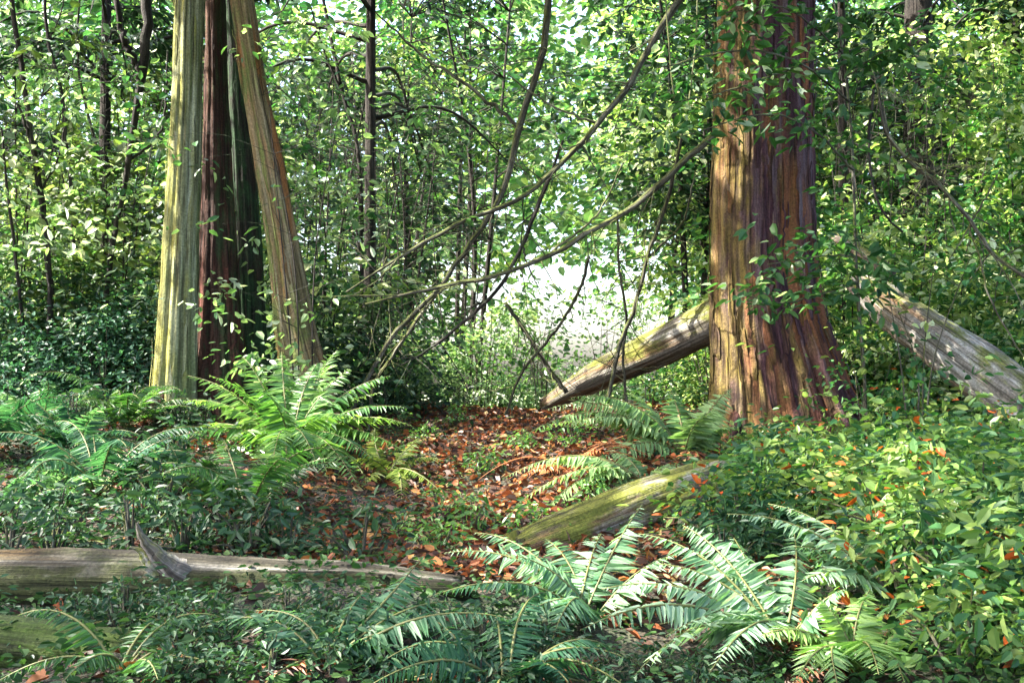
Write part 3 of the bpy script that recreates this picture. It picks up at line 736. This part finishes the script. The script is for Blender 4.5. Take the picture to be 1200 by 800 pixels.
leaves(mb, np.stack([x, y, z], 1), D, N, L, L * R.uniform(.4, .7, n), R.beta(1.0, 4.5, n), fold=R.uniform(.05, .4, n)[:, None], bend=R.uniform(-.3, .6, n)[:, None])
for _ in range(420):
    px_, py_ = R.normal(0, 2.2), R.uniform(4.2, 13.5); a = R.uniform(0, 6.28); l = R.uniform(.08, .45)
    q = np.array([px_ + np.cos(a) * l * np.linspace(-.5, .5, 3), py_ + np.sin(a) * l * np.linspace(-.5, .5, 3)]).T
    q = np.column_stack([q, gz(q[:, 0], q[:, 1]) + R.uniform(.01, .05, 3)])
    tube(mb, q, [.006, .005, .002], 4, 6, tint=R.uniform(0, .25), mat=1)
tag(mb.build('leaf_litter', [M['litter'], M['twig']]), 'red, orange and brown fallen leaves strewn over the forest floor', 'leaf litter', kind='stuff')

mb = MB()
n = 52000
x = R.uniform(-6.5, 6.5, n); y = 3.3 + R.uniform(0, 1, n) ** 1.5 * 8.5
patch = np.sin(x * 2.1 + y) + np.sin(y * 2.7 - x * 1.3) + R.normal(0, .7, n)
path = np.exp(-((x - .15) / (.55 + .09 * y)) ** 2) * (y > 5.3)
ok = (patch > -1.2) & (R.uniform(0, 1, n) > path * .97)
x, y = x[ok], y[ok]; n = len(x)
h = R.uniform(.01, .11, n)
N = R.normal(0, .5, (n, 3)); N[:, 2] += 1
D = R.normal(0, 1, (n, 3)); D[:, 2] = R.uniform(-.3, .5, n)
L = R.uniform(.018, .06, n)
leaves(mb, np.stack([x, y, gz(x, y) + h], 1), D, N, L, L * R.uniform(.4, .8, n), R.beta(1.2, 2.2, n), bend=.25)
tag(mb.build('ground_cover', M['cover']), 'low mat of small dark green leaves covering the soil between the plants', 'ground cover', kind='stuff')

# ------------------------------------------------------------------ salal bank on the right, low plants on the left
def spots(zone):
    """zone: list of (px, Y) with jitter"""
    return [(px + R.uniform(-14, 14), Y * R.uniform(.985, 1.015)) for px, Y in zone]


def plant_zone(protos, zone, labels, group, scale=(.8, 1.25), zs=1.0, mats=None, used=set()):
    for i, (px, Y) in enumerate(spots(zone)):
        pr = protos[i % len(protos)]
        loc = on_ground(px, Y); s = R.uniform(*scale) * (.7 if (px > 1085 and 7.3 < Y < 10.9) or (820 < px < 1060 and 7.8 < Y < 10.6) else 1); rz = R.uniform(0, 6.28)
        lab = labels if isinstance(labels, str) else labels[i % len(labels)]
        if pr.name not in used:
            used.add(pr.name); pr.location = loc; pr.rotation_euler = (0, 0, rz); pr.scale = (s, s, s * zs)
            pr['label'] = lab; pr['group'] = group or 'pale saplings'
            for ch in pr.children: setmat(ch, mats)
        else:
            copy_thing(pr, loc, rz, (s, s, s * zs), lab, group, mats)


sal = [make_bush('salal_bush', 'x', 'bush', 'x', R.uniform(.38, .52), .42, 50, 11, .068, .52, M['salal'], spread=.10) for _ in range(5)]
near = [(870, 6.3), (930, 6.3), (990, 6.2), (1050, 6.0), (1110, 6.1), (1170, 6.2), (1230, 6.3), (900, 6.7), (1080, 5.3), (1150, 5.3), (1220, 5.2), (1100, 4.7), (1170, 4.6), (1240, 4.6), (1060, 4.6), (1120, 4.0), (1190, 4.05), (1250, 4.0), (1060, 5.5), (1200, 5.7)]
plant_zone(sal, near, 'low salal bush with glossy oval leaves in the near right bank', 'salal bushes in the near right bank', (.7, 1.05))
sal2 = [make_bush('salal_bush', 'x', 'bush', 'x', R.uniform(.42, .55), .5, 60, 11, .076, .52, M['salal'], spread=.11) for _ in range(3)]
far_ = [(880, 8.2), (950, 8.0), (1020, 8.0), (1090, 7.9), (1160, 7.8), (1230, 7.7), (905, 9.2), (960, 9.6), (1040, 9.2), (1110, 8.8), (1180, 8.5), (1060, 10.2), (1000, 7.0), (1070, 6.9), (1140, 6.9), (1210, 6.9), (920, 7.0)]
plant_zone(sal2, far_, 'salal bush with yellow-green and a few orange leaves on the slope below the big cedar', 'salal bushes below the cedar')
herb = [make_bush('woodland_plant', 'x', 'plant', 'x', R.uniform(.3, .42), .32, 22, 8, .085, .42, M['teal'], spread=.08) for _ in range(4)]
plant_zone(herb, [(60, 7.4), (180, 7.2), (90, 9.4), (190, 8.6), (20, 11), (100, 10.8), (150, 10.6), (180, 6.6), (60, 6.6), (10, 9.2)],
           'dark teal leafy plant in the shade left of the left cedar clump', 'leafy plants left of the cedar', (.7, 1.05), mats={'foliage': M['dark']})
fz = [(px, Y) for Y in (3.75, 4.05, 4.35) for px in range(210, 640, 58)] + [(px, Y) for Y in (3.7, 4.1) for px in range(640, 900, 60)]
fz += [(px, Y) for Y in (4.45, 4.7) for px in range(-20, 230, 55)]
plant_zone(herb, fz, 'small dark leafy plant in the bottom foreground in front of the pale log', 'leafy plants along the bottom foreground', (.34, .52))
plant_zone(herb, [(890, 7.2), (850, 5.9), (860, 5.6)], 'blue-green leafy plant beside the slanting mossy log', 'plants beside the slanting log', (.7, 1.1))
plant_zone(herb, [(480, 9.4), (500, 10.4), (520, 7.4), (560, 7.0), (600, 9.8), (540, 11.5), (490, 6.7), (620, 6.6), (570, 8.9), (660, 9.9), (470, 11.5), (690, 7.2), (530, 6.3)],
           'small green plant at the edge of the red litter near the bright fern', 'plants at the edge of the litter', (.4, .7), mats={'foliage': M['fern']})

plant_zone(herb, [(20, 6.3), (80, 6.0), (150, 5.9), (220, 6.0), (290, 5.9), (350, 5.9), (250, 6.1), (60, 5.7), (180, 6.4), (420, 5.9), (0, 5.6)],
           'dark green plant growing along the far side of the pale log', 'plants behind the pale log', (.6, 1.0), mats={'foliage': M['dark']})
narrow = [make_bush('leafy_stalk_plant', 'x', 'plant', 'x', R.uniform(.4, .5), .34, 36, 10, .095, .28, M['teal'], spread=.09) for _ in range(3)]
plant_zone(narrow, [(880, 6.1), (900, 6.8), (890, 5.7), (960, 5.6), (1030, 6.4), (1120, 5.6), (1210, 6.0), (1080, 4.9), (1150, 4.4), (1230, 4.6), (905, 7.6), (930, 8.2), (1000, 7.6), (1100, 7.0), (1180, 7.2)],
           'blue-green plant with narrow leaves rising among the salal', 'narrow-leaved plants among the salal', (.7, 1.1))
plant_zone(herb, [(865, 10.2), (905, 10.1), (945, 10.0), (985, 10.1), (1020, 10.3), (835, 10.3)], 'small leafy plant crowding the foot of the big cedar', 'plants at the foot of the big cedar', (.55, .8), mats={'foliage': M['fern']})
plant_zone(herb, [(185, 10.2), (215, 10.0), (250, 10.1), (300, 10.2), (350, 10.2), (390, 10.3)], 'small dark plant crowding the foot of the left cedar clump', 'plants at the foot of the left cedar', (.6, .9))

# ------------------------------------------------------------------ background trees and bushes
vm = [make_shrub_tree('maple_tree', 'x', 'tree', 'x', 5.2, 1.9, .4, nc, pr, L_, ra, M['mid'], M['dark_bark'], 3, .34, sp, .021) for nc, pr, L_, ra, sp in
      ((140, 42, .115, .6, .25), (130, 36, .14, .72, .28), (160, 44, .09, .55, .22), (140, 40, .125, .66, .27), (150, 42, .11, .5, .25))]
thin = [make_shrub_tree('pale_sapling', 'x', 'tree', 'x', 2.3, 1.0, .15, 42, 13, .12, .55, M['pale'], M['twig'], 4, .45, .16, .012) for _ in range(3)]
thin2 = [make_shrub_tree('pale_sapling', 'x', 'tree', 'x', 4.4, 1.35, .5, 85, 20, .105, .55, M['pale'], M['dark_bark'], 3, .45, .2, .011) for _ in range(3)]
tall = [make_shrub_tree('alder_tree', 'x', 'tree', 'x', 11., 2.6, 3.4, 150, 34, .18, .6, M['mid'], M['dark_bark'], 2, .4, .38, .07) for _ in range(3)]
bush = [make_bush('leafy_bush', 'x', 'bush', 'x', 1.9, 1.15, 80, 24, .105, .5, M['mid'], 9, .2) for _ in range(3)]


def bg(protos, zone, labels, group, mats, scale=(.9, 1.15)):
    plant_zone(protos, zone, labels, group, scale, mats=mats)


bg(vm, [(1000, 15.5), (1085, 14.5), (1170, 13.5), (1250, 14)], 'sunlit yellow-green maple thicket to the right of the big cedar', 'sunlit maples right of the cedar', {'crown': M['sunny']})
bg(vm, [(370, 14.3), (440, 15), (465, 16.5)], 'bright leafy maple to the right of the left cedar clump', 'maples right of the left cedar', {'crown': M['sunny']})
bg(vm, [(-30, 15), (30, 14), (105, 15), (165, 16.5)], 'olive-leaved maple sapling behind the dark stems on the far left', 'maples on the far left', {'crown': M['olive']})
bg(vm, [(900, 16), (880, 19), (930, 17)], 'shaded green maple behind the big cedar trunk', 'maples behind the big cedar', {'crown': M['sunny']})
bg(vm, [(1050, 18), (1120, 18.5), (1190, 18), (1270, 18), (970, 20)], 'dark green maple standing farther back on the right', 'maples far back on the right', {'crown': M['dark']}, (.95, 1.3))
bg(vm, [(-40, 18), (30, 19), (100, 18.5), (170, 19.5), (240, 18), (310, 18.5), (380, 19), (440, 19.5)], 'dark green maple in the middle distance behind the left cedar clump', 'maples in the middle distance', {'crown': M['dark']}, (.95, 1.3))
bg(tall, [(220, 25), (350, 25), (450, 24), (520, 24), (770, 25), (820, 24), (880, 26), (1010, 27), (1260, 26)],
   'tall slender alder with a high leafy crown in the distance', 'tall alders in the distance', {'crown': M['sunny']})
bg(tall, [(815, 16.5), (545, 18.5), (850, 18), (500, 20)], 'dark leafy alder with its crown above the clearing, left of the big cedar', 'dark alders above the clearing', {'crown': M['dark']}, (.75, .9))
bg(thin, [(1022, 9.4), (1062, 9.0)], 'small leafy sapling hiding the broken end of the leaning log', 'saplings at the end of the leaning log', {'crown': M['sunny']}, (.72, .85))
bg(bush, [(35, 11.8), (120, 12.2), (175, 12.6), (-20, 12)], 'blue-green bush catching pale light in front of the dark bushes at the left', 'blue-green bushes on the left', {'foliage': M['bluebush']}, (.55, .85))
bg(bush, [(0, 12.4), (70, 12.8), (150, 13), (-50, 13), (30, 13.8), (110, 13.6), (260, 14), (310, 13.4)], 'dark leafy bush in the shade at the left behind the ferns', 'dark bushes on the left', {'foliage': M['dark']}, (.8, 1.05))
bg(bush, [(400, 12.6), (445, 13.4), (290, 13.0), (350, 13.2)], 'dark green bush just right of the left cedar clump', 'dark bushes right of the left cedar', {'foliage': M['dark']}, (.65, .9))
bg(bush, [(480, 14), (530, 14.6), (510, 16), (585, 15.6), (630, 16.4), (675, 17), (720, 17), (610, 17.5)], 'pale bush with painted-in sunlight at the edge of the bright clearing', 'pale bushes at the clearing', {'foliage': M['pale']}, (.3, .45))
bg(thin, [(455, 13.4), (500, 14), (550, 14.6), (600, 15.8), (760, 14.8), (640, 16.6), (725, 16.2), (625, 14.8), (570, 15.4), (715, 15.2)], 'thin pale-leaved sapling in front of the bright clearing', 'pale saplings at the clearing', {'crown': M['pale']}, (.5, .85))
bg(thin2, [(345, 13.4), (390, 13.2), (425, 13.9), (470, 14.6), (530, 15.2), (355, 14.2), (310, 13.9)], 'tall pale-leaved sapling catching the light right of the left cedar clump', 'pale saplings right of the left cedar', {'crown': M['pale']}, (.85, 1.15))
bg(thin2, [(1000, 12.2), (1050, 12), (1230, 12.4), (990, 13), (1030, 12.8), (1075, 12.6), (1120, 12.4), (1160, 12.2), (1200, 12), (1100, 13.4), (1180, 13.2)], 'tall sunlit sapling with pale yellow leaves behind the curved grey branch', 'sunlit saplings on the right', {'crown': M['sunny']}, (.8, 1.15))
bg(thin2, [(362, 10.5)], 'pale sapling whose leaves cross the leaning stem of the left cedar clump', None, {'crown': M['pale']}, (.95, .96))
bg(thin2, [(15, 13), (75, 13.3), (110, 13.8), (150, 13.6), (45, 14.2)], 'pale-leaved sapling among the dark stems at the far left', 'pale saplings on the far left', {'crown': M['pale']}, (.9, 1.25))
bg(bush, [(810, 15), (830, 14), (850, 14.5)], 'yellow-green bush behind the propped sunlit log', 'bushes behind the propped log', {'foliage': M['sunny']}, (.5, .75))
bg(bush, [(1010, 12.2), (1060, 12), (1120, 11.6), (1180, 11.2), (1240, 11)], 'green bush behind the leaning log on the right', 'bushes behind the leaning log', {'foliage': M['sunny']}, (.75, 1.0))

# the far wood
mb = MB()
cl = []
while len(cl) < 1600:
    a = R.uniform(-.75, .75); d = R.uniform(46, 76); x = math.tan(a) * d; zz = R.uniform(-4, 25)
    px = 600 + x / d * F; py = 440 - (zz - 1.5) / d * F
    hole = ((px - 655) / 175) ** 2 + ((py - 370) / 95) ** 2
    if hole < 1 and R.uniform() < .96: continue
    cl.append((x, d, zz))
clump_leaves(mb, cl, 52, 1.6, .5, .72, .62)
tag(mb.build('far_wood', M['wood']), 'mass of distant leafy trees with bright sky showing through', 'woodland', kind='stuff')


# ------------------------------------------------------------------ conifers with dark boughs
def conifer(label, px, Y, h, r, zlow, nb, blen, top_px=None, name='hemlock_tree'):
    b = on_ground(px, Y)
    t = thing(name, label, 'tree', b)
    tx = b[0] + (0 if top_px is None else (top_px - px) / F * Y)
    mb = MB(); tube(mb, [b - np.array([0, 0, .2]), np.array([(b[0] + tx) / 2, Y, b[2] + h * .25]), np.array([tx, Y, b[2] + h])], [r, r * .85, r * .3], 24, 50, ridged(int(px), .05, .02)); mb.build('trunk', M['dark_bark'], t)
    lb_, nb_ = MB(), MB()
    for k in range(nb):
        z = zlow + (h - zlow) * (k / nb) ** 1.2; a = R.uniform(0, 6.28); l = blen * (1 - .55 * k / nb) * R.uniform(.7, 1.15)
        s = np.array([b[0] + (tx - b[0]) * z / h, Y, b[2] + z]); d = np.array([math.cos(a), math.sin(a), 0])
        c = tube(lb_, [s, s + d * l * .5 + np.array([0, 0, .1 * l]), s + d * l - np.array([0, 0, .28 * l])], [.035, .022, .006], 5, 14)
        m_ = int(330 * l / 2)
        u = R.uniform(.15, 1, m_); q = np.stack([np.interp(u * 13, np.arange(14), c[1:-1][:, kk]) for kk in range(3)], 1)
        sd = np.array([-d[1], d[0], 0]); w = R.normal(0, 1, m_) * .28 * l * (1.05 - u)
        P = q + sd * w[:, None] + np.array([0, 0, -1]) * (np.abs(w) * .35)[:, None]
        D = sd * np.sign(w)[:, None] + d * .6 + R.normal(0, .35, (m_, 3)); D[:, 2] -= .35
        N = R.normal(0, .3, (m_, 3)); N[:, 2] += 1
        Ln = R.uniform(.12, .26, m_)
        leaves(nb_, P, D, N, Ln, Ln * .3, np.clip(R.uniform(0, .5) + R.uniform(0, .5, m_), 0, 1), fold=.05, bend=.2)
    lb_.build('limbs', M['dark_bark'], t); nb_.build('crown', M['needles'], t)
    return t


kept = conifer('thin dark hemlock stem with dark drooping boughs at the top left of centre', 433, 14, 13, .085, 3.7, 40, 2.9)
KEEP = [kept]
conifer('dark conifer trunk half hidden by sunlit leaves in the upper right', 1076, 17, 16, .30, 4.8, 36, 2.8, 1084)
conifer('slim dark hemlock with dark boughs beyond the right side of the cedar', 990, 14.5, 13, .07, 4.6, 20, 1.6)
(conifer('slim conifer stem with dark boughs in the top right corner', 1195, 13.5, 13, .08, 4.5, 28, 2.0))


KEEP.append(conifer('dark hemlock at the far left with boughs above the dark stems', 120, 16, 14, .10, 4.9, 40, 2.8))


# ------------------------------------------------------------------ dark stems on the left
def stem(name, label, cat, pts, w, mat, group=None, forks=(), base_y=None, leafm=None, nleaf=0, seg=8, n=30, lsize=.11, spread=.14, wob=.22):
    """pts: (px, py, Y) along it; w in pixels of the photo; forks: more limbs"""
    P = [at(*p) for p in pts]
    if cat == 'branch': P = [p + R.normal(0, .022, 3) if 0 < i < len(P) - 1 else p for i, p in enumerate(P)]
    zmin = P[int(np.argmin([p[2] for p in P]))]
    t = thing(name, label, cat, zmin, group)
    Y = pts[0][2]
    mb = MB(); tube(mb, P, [v * .56 * Y / F / 2 for v in w], seg, n, wob=wob, tint=.5, rf=ridged(abs(int(pts[0][0])), .10, .03, strip=.07, ns=20, na=8)); mb.build('branch' if cat == 'branch' else 'trunk', mat, t)
    ends = [P]
    for fp, fw in forks:
        Q = [at(*p) for p in fp]; mb = MB()
        tube(mb, Q, [v * .62 * fp[0][2] / F / 2 for v in fw], 6, 24, wob=.5); mb.build('twig', mat, t); ends.append(Q)
    if cat == 'branch':
        mb = MB(); c = spline(P, 60)
        for k in range(int(8 + len(pts) * 3)):
            i0 = int(R.integers(8, 57)); d = unit(c[min(i0 + 2, 59)] - c[i0 - 2]) * R.uniform(-.1, .9) + R.normal(0, .55, 3); d = unit(d); l = R.uniform(.15, .8)
            tube(mb, [c[i0], c[i0] + d * l * .5 + R.normal(0, .03, 3), c[i0] + d * l + np.array([0, 0, -.06 * l]) + R.normal(0, .04, 3)], [.007, .005, .0015], 5, 8)
            if R.uniform() < .5:
                p2 = c[i0] + d * l * .5; tube(mb, [p2, p2 + unit(d + R.normal(0, .5, 3)) * l * .5], [.004, .001], 4, 5)
        o = mb.build('twiglets', mat, t); o['kind'] = 'stuff'
    if leafm:
        mb = MB(); cc = []
        for E in ends:
            c = spline(E, 30)
            for k in range(nleaf): cc.append(c[R.integers(6, 30)] + R.normal(0, spread, 3))
        clump_leaves(mb, cc, 7, .12, .45, lsize, .5); mb.build('leaves', leafm, t)
    return t


G = lambda px, Y: (px, 440 - (float(gz((px - 600) / F * Y, Y)) - 1.5) / Y * F + 6, Y)
stem('sapling', 'dark slanting sapling stem near the left edge', 'tree', [(8, -40, 12.5), (22, 60, 12.5), (38, 170, 12.5), (52, 260, 12.5), (58, 340, 12.5), G(62, 12.5)], [9, 11, 12, 13, 13, 14], M['dark_bark'],
     forks=[([(38, 170, 12.5), (20, 120, 12.4), (2, 90, 12.3)], [7, 5, 3]), ([(45, 230, 12.5), (70, 180, 12.6), (78, 120, 12.7)], [5, 4, 2])])
stem('sapling', 'crooked dark sapling stem with leaves left of the pale cedar stem', 'tree', [(172, -40, 13), (170, 60, 13), (155, 160, 13), (142, 240, 13), (128, 320, 13), G(122, 13)], [24, 20, 14, 11, 11, 12], M['dark_bark'],
     forks=[([(165, 90, 13), (145, 40, 12.9), (132, -40, 12.8)], [14, 12, 10]), ([(150, 190, 13), (190, 150, 13.1), (197, 60, 13.2)], [6, 5, 3])])
stem('sapling', 'thin wavy dark sapling in the upper left', 'tree', [(52, -40, 14), (55, 40, 14), (72, 110, 14), (78, 170, 14), (85, 260, 14), G(84, 14)], [6, 7, 7, 8, 8, 8], M['dark_bark'],
     forks=[([(55, 50, 14), (70, 20, 14), (80, -30, 14)], [4, 3, 2])])
stem('sapling', 'thin dark sapling by the left edge standing in the dark bush', 'tree', [(2, 150, 12.2), (8, 220, 12.2), (18, 300, 12.2), (26, 380, 12.2), G(28, 12.2)], [4, 6, 7, 8, 8], M['dark_bark'])
stem('sapling', 'slim olive sapling with dark base left of the crooked stem', 'tree', [(95, -40, 15), (92, 80, 15), (118, 200, 15), (114, 300, 15), G(110, 15)], [4, 5, 6, 6, 7], M['twig'])
stem('sapling', 'thin dark stem bending right of the leaning cedar stem', 'tree', [(372, -40, 13.4), (385, 30, 13.4), (402, 110, 13.4), (420, 180, 13.4), (424, 290, 13.4), G(420, 13.4)], [7, 7, 8, 8, 8, 9], M['dark_bark'],
     forks=[([(402, 110, 13.4), (380, 60, 13.3), (365, 10, 13.2)], [5, 4, 3])])

# ------------------------------------------------------------------ bare leaning branches in the middle
B = 'bare branches tangled in the middle'
T = M['twig']
stem('bare_branch', 'long pale branch sweeping in an arc from beside the cedar down to the left', 'branch',
     [(815, -30, 10.4), (772, 32, 10.4), (740, 95, 10.4), (700, 145, 10.3), (650, 200, 10.3), (603, 234, 10.2), (545, 262, 10.2), (470, 300, 10.1), (405, 342, 10.1)], [17, 15, 14, 12, 11, 10, 9, 7, 3], T, B,
     forks=[([(470, 300, 10.1), (440, 330, 10.0), (415, 345, 10.0)], [4, 3, 2]), ([(700, 145, 10.3), (640, 120, 10.2), (560, 60, 10.1)], [5, 4, 2])])
stem('bare_branch', 'thick pale branch leaning on the cedar above the propped log', 'branch',
     [(838, 160, 10.5), (800, 190, 10.5), (745, 238, 10.5), (700, 268, 10.4), (650, 293, 10.4), (590, 318, 10.3), (540, 330, 10.3), (480, 343, 10.2), (428, 356, 10.2)], [15, 14, 13, 12, 11, 10, 9, 7, 3], T, B,
     forks=[([(645, 296, 10.4), (700, 250, 10.5), (730, 190, 10.6)], [6, 4, 3])])
stem('bare_branch', 'thin leaning stem running from the top centre down into the bushes', 'branch',
     [(645, -40, 11.2), (632, 60, 11.2), (612, 150, 11.2), (585, 225, 11.2), (548, 290, 11.2), (500, 350, 11.2), (450, 405, 11.2), G(392, 11.2)], [16, 15, 14, 12, 11, 10, 10, 11], T, B,
     forks=[([(612, 150, 11.2), (560, 110, 11.2), (490, 60, 11.2), (440, 15, 11.2)], [8, 7, 5, 3])])
stem('bare_branch', 'dark crooked branch crossing the pale branches at the centre', 'branch',
     [(660, 165, 10.9), (640, 215, 10.9), (612, 290, 10.9), (588, 338, 10.8), (540, 380, 10.8), (500, 410, 10.8), (470, 428, 10.8)], [5, 9, 9, 8, 7, 5, 3], M['dark_bark'], B,
     forks=[([(612, 290, 10.9), (622, 318, 10.8), (630, 335, 10.7)], [4, 3, 2])])
stem('bare_branch', 'short stick leaning across the bright clearing', 'branch', [(592, 355, 12.6), (615, 390, 12.6), (640, 425, 12.6), (664, 460, 12.6)], [8, 8, 9, 10], T, B)
stem('bare_branch', 'upright grey stem standing in front of the bright clearing beside the cedar', 'branch', [(800, 150, 11.8), (782, 230, 11.8), (762, 300, 11.8), (742, 360, 11.8), (722, 420, 11.8), G(705, 11.8)], [6, 9, 9, 9, 9, 9], T, B,
     forks=[([(762, 300, 11.8), (800, 260, 11.9), (815, 200, 12)], [5, 4, 2])])
stem('bare_branch', 'thin twig standing upright between the clearing and the propped log', 'branch', [(724, 250, 12), (730, 310, 12), (736, 370, 12), (735, 420, 12), G(737, 12)], [4, 5, 6, 6, 7], T, B)
stem('bare_branch', 'thin twig slanting across the clearing under the thick pale branch', 'branch', [(690, 300, 12), (678, 345, 12), (655, 385, 12), (610, 440, 12), G(590, 12)], [7, 7, 6, 6, 5], T, B)
stem('bare_branch', 'slender pale twig crossing low to the left of the clearing', 'branch', [(530, 330, 11.6), (500, 360, 11.6), (460, 420, 11.6), (440, 455, 11.6), G(430, 11.6)], [6, 7, 7, 7, 7], T, B)
stem('bare_branch', 'curved grey branch arching over the leaning log on the right', 'branch',
     [(1028, 98, 9.0), (1040, 150, 9.0), (1062, 190, 9.0), (1095, 215, 8.9), (1128, 255, 8.9), (1165, 300, 8.8), (1215, 340, 8.7), (1300, 420, 8.6)], [4, 9, 9, 9, 8, 8, 8, 9], T,
     forks=[([(1172, 200, 8.9), (1150, 240, 8.9), (1130, 275, 8.9), (1112, 305, 8.8)], [2, 4, 4, 2]), ([(1135, 265, 8.9), (1150, 310, 8.8), (1158, 345, 8.7), (1185, 395, 8.7), (1205, 425, 8.6)], [4, 4, 4, 3, 3])])
stem('hanging_vine', 'thin dark vine looping down to the right of the cedar', 'vine', [(1024, 105, 9.6), (1018, 170, 9.6), (1025, 225, 9.6), (1040, 255, 9.6), (1058, 272, 9.6)], [5, 6, 5, 5, 4], M['dark_bark'], wob=.2)
stem('hanging_vine', 'thin yellow-green vine hanging at the left edge of the cedar trunk', 'vine', [(818, -30, 9.2), (816, 40, 9.2), (811, 90, 9.2), (806, 130, 9.2)], [3, 3.5, 3.5, 3], M['stalk'], wob=.2)
stem('hanging_vine', 'short yellow-green vine hanging just left of the other green vine', 'vine', [(778, -30, 9.2), (783, 40, 9.2), (786, 80, 9.2), (790, 115, 9.2)], [3, 3.5, 3.5, 3], M['stalk'], wob=.2)

# leafy sapling in front of the cedar
stem('young_tree', 'slim leafy sapling beside the cedar with sprays of leaves across its trunk', 'tree',
     [G(1018, 9.4), (1012, 430, 9.4), (1004, 330, 9.4), (1000, 200, 9.4), (990, 80, 9.4), (965, -60, 9.4)], [8, 7, 7, 6, 5, 4], M['twig'],
     forks=[([(1003, 270, 9.4), (1010, 300, 9.2), (1020, 330, 9.0), (1030, 350, 8.9)], [4, 3, 2]), ([(985, 60, 9.4), (900, 90, 9.0), (840, 110, 8.9), (790, 120, 8.8)], [4, 3, 2]), ([(1004, 330, 9.4), (960, 345, 9.2), (915, 355, 9.0), (870, 345, 8.9)], [5, 4, 3, 2]), ([(1003, 300, 9.4), (960, 300, 9.2), (900, 310, 9.0)], [4, 3, 2]),
            ([(1000, 200, 9.4), (950, 150, 9.1), (890, 135, 8.9), (800, 160, 8.7)], [5, 4, 3, 2]), ([(996, 120, 9.4), (930, 70, 9.1), (860, 60, 8.9), (770, 80, 8.7)], [5, 4, 3, 2]),
            ([(985, 60, 9.4), (920, 10, 9.1), (850, 15, 8.9)], [4, 3, 2]), ([(992, 90, 9.4), (1040, 60, 9.2), (1080, 70, 9.1)], [4, 3, 2])],
     leafm=M['mid'], nleaf=20, lsize=.12, spread=.11)

# ------------------------------------------------------------------ open the sun gaps through the placed trees too
def carve(o, gaps):
    me = o.data; n = len(me.vertices)
    if n % 6: return
    mw = np.array(o.matrix_world)
    V = np.empty(n * 3, np.float32); me.vertices.foreach_get('co', V); V = V.reshape(-1, 3)
    Wd = V[::6] @ mw[:3, :3].T + mw[:3, 3]
    ok = np.ones(len(Wd), bool)
    for g, r in gaps:
        d = Wd - g; t = d @ SUN; q = np.linalg.norm(d - t[:, None] * SUN, axis=1)
        ok &= ~((t > .9) & (q < r))
    if ok.all(): return
    T = np.empty(n, np.float32); me.attributes['tint'].data.foreach_get('value', T)
    k = np.repeat(ok, 6); mb = MB(); m = int(ok.sum())
    if m == 0: return
    q = (np.arange(m) * 6)[:, None]
    Q = np.concatenate([q + np.array([[0, 1, 2, 3]]), q + np.array([[0, 3, 4, 5]])], 1).reshape(-1, 4)
    mb.add(V[k], Q, T[k])
    old = [(sl_.link, sl_.material) for sl_ in o.material_slots]
    o.data = mb.mesh(me.name, [old[0][1]], (0, 0, 0))
    o.material_slots[0].link = old[0][0]; o.material_slots[0].material = old[0][1]


bpy.context.view_layer.update()
for o in list(C.objects):
    if o.type == 'MESH' and o.name.split('.')[0] in ('crown', 'foliage'): carve(o, LOW_GAPS if o.parent in KEEP else GAPS)

# ------------------------------------------------------------------ camera, light, world
cam = bpy.data.cameras.new('camera'); co = bpy.data.objects.new('camera', cam); C.objects.link(co)
co.location = EYE; co.rotation_euler = (math.pi / 2 + PITCH, 0, 0)
cam.sensor_width = 36; cam.lens = 36 * F / W; cam.clip_end = 2000; cam.clip_start = .05
sc.camera = co
sl = bpy.data.lights.new('sun', 'SUN'); so = bpy.data.objects.new('sun', sl); C.objects.link(so)
sl.energy = 5.0; sl.angle = math.radians(.55); sl.color = (1, .95, .85)
so.rotation_euler = Vector(-SUN).to_track_quat('-Z', 'Y').to_euler(); so.location = (0, 0, 20)
w = bpy.data.worlds.new('World'); sc.world = w; w.use_nodes = True
nt = w.node_tree; bgn = nt.nodes['Background']
sk = nt.nodes.new('ShaderNodeTexSky'); sk.sky_type = 'NISHITA'; sk.sun_disc = False
sk.sun_elevation = SUN_EL; sk.sun_rotation = -SUN_AZ; sk.air_density = 1; sk.dust_density = 4.5; sk.ozone_density = 1
nt.links.new(sk.outputs[0], bgn.inputs[0]); bgn.inputs[1].default_value = .15
sc.view_settings.view_transform = 'Standard'; sc.view_settings.look = 'None'; sc.view_settings.gamma = 1
sc.view_settings.exposure = 2.88
cy = sc.cycles
cy.max_bounces = 6; cy.diffuse_bounces = 4; cy.glossy_bounces = 2; cy.transmission_bounces = 4
cy.use_denoising = True; cy.caustics_reflective = False; cy.caustics_refractive = False
cy.sample_clamp_indirect = 8
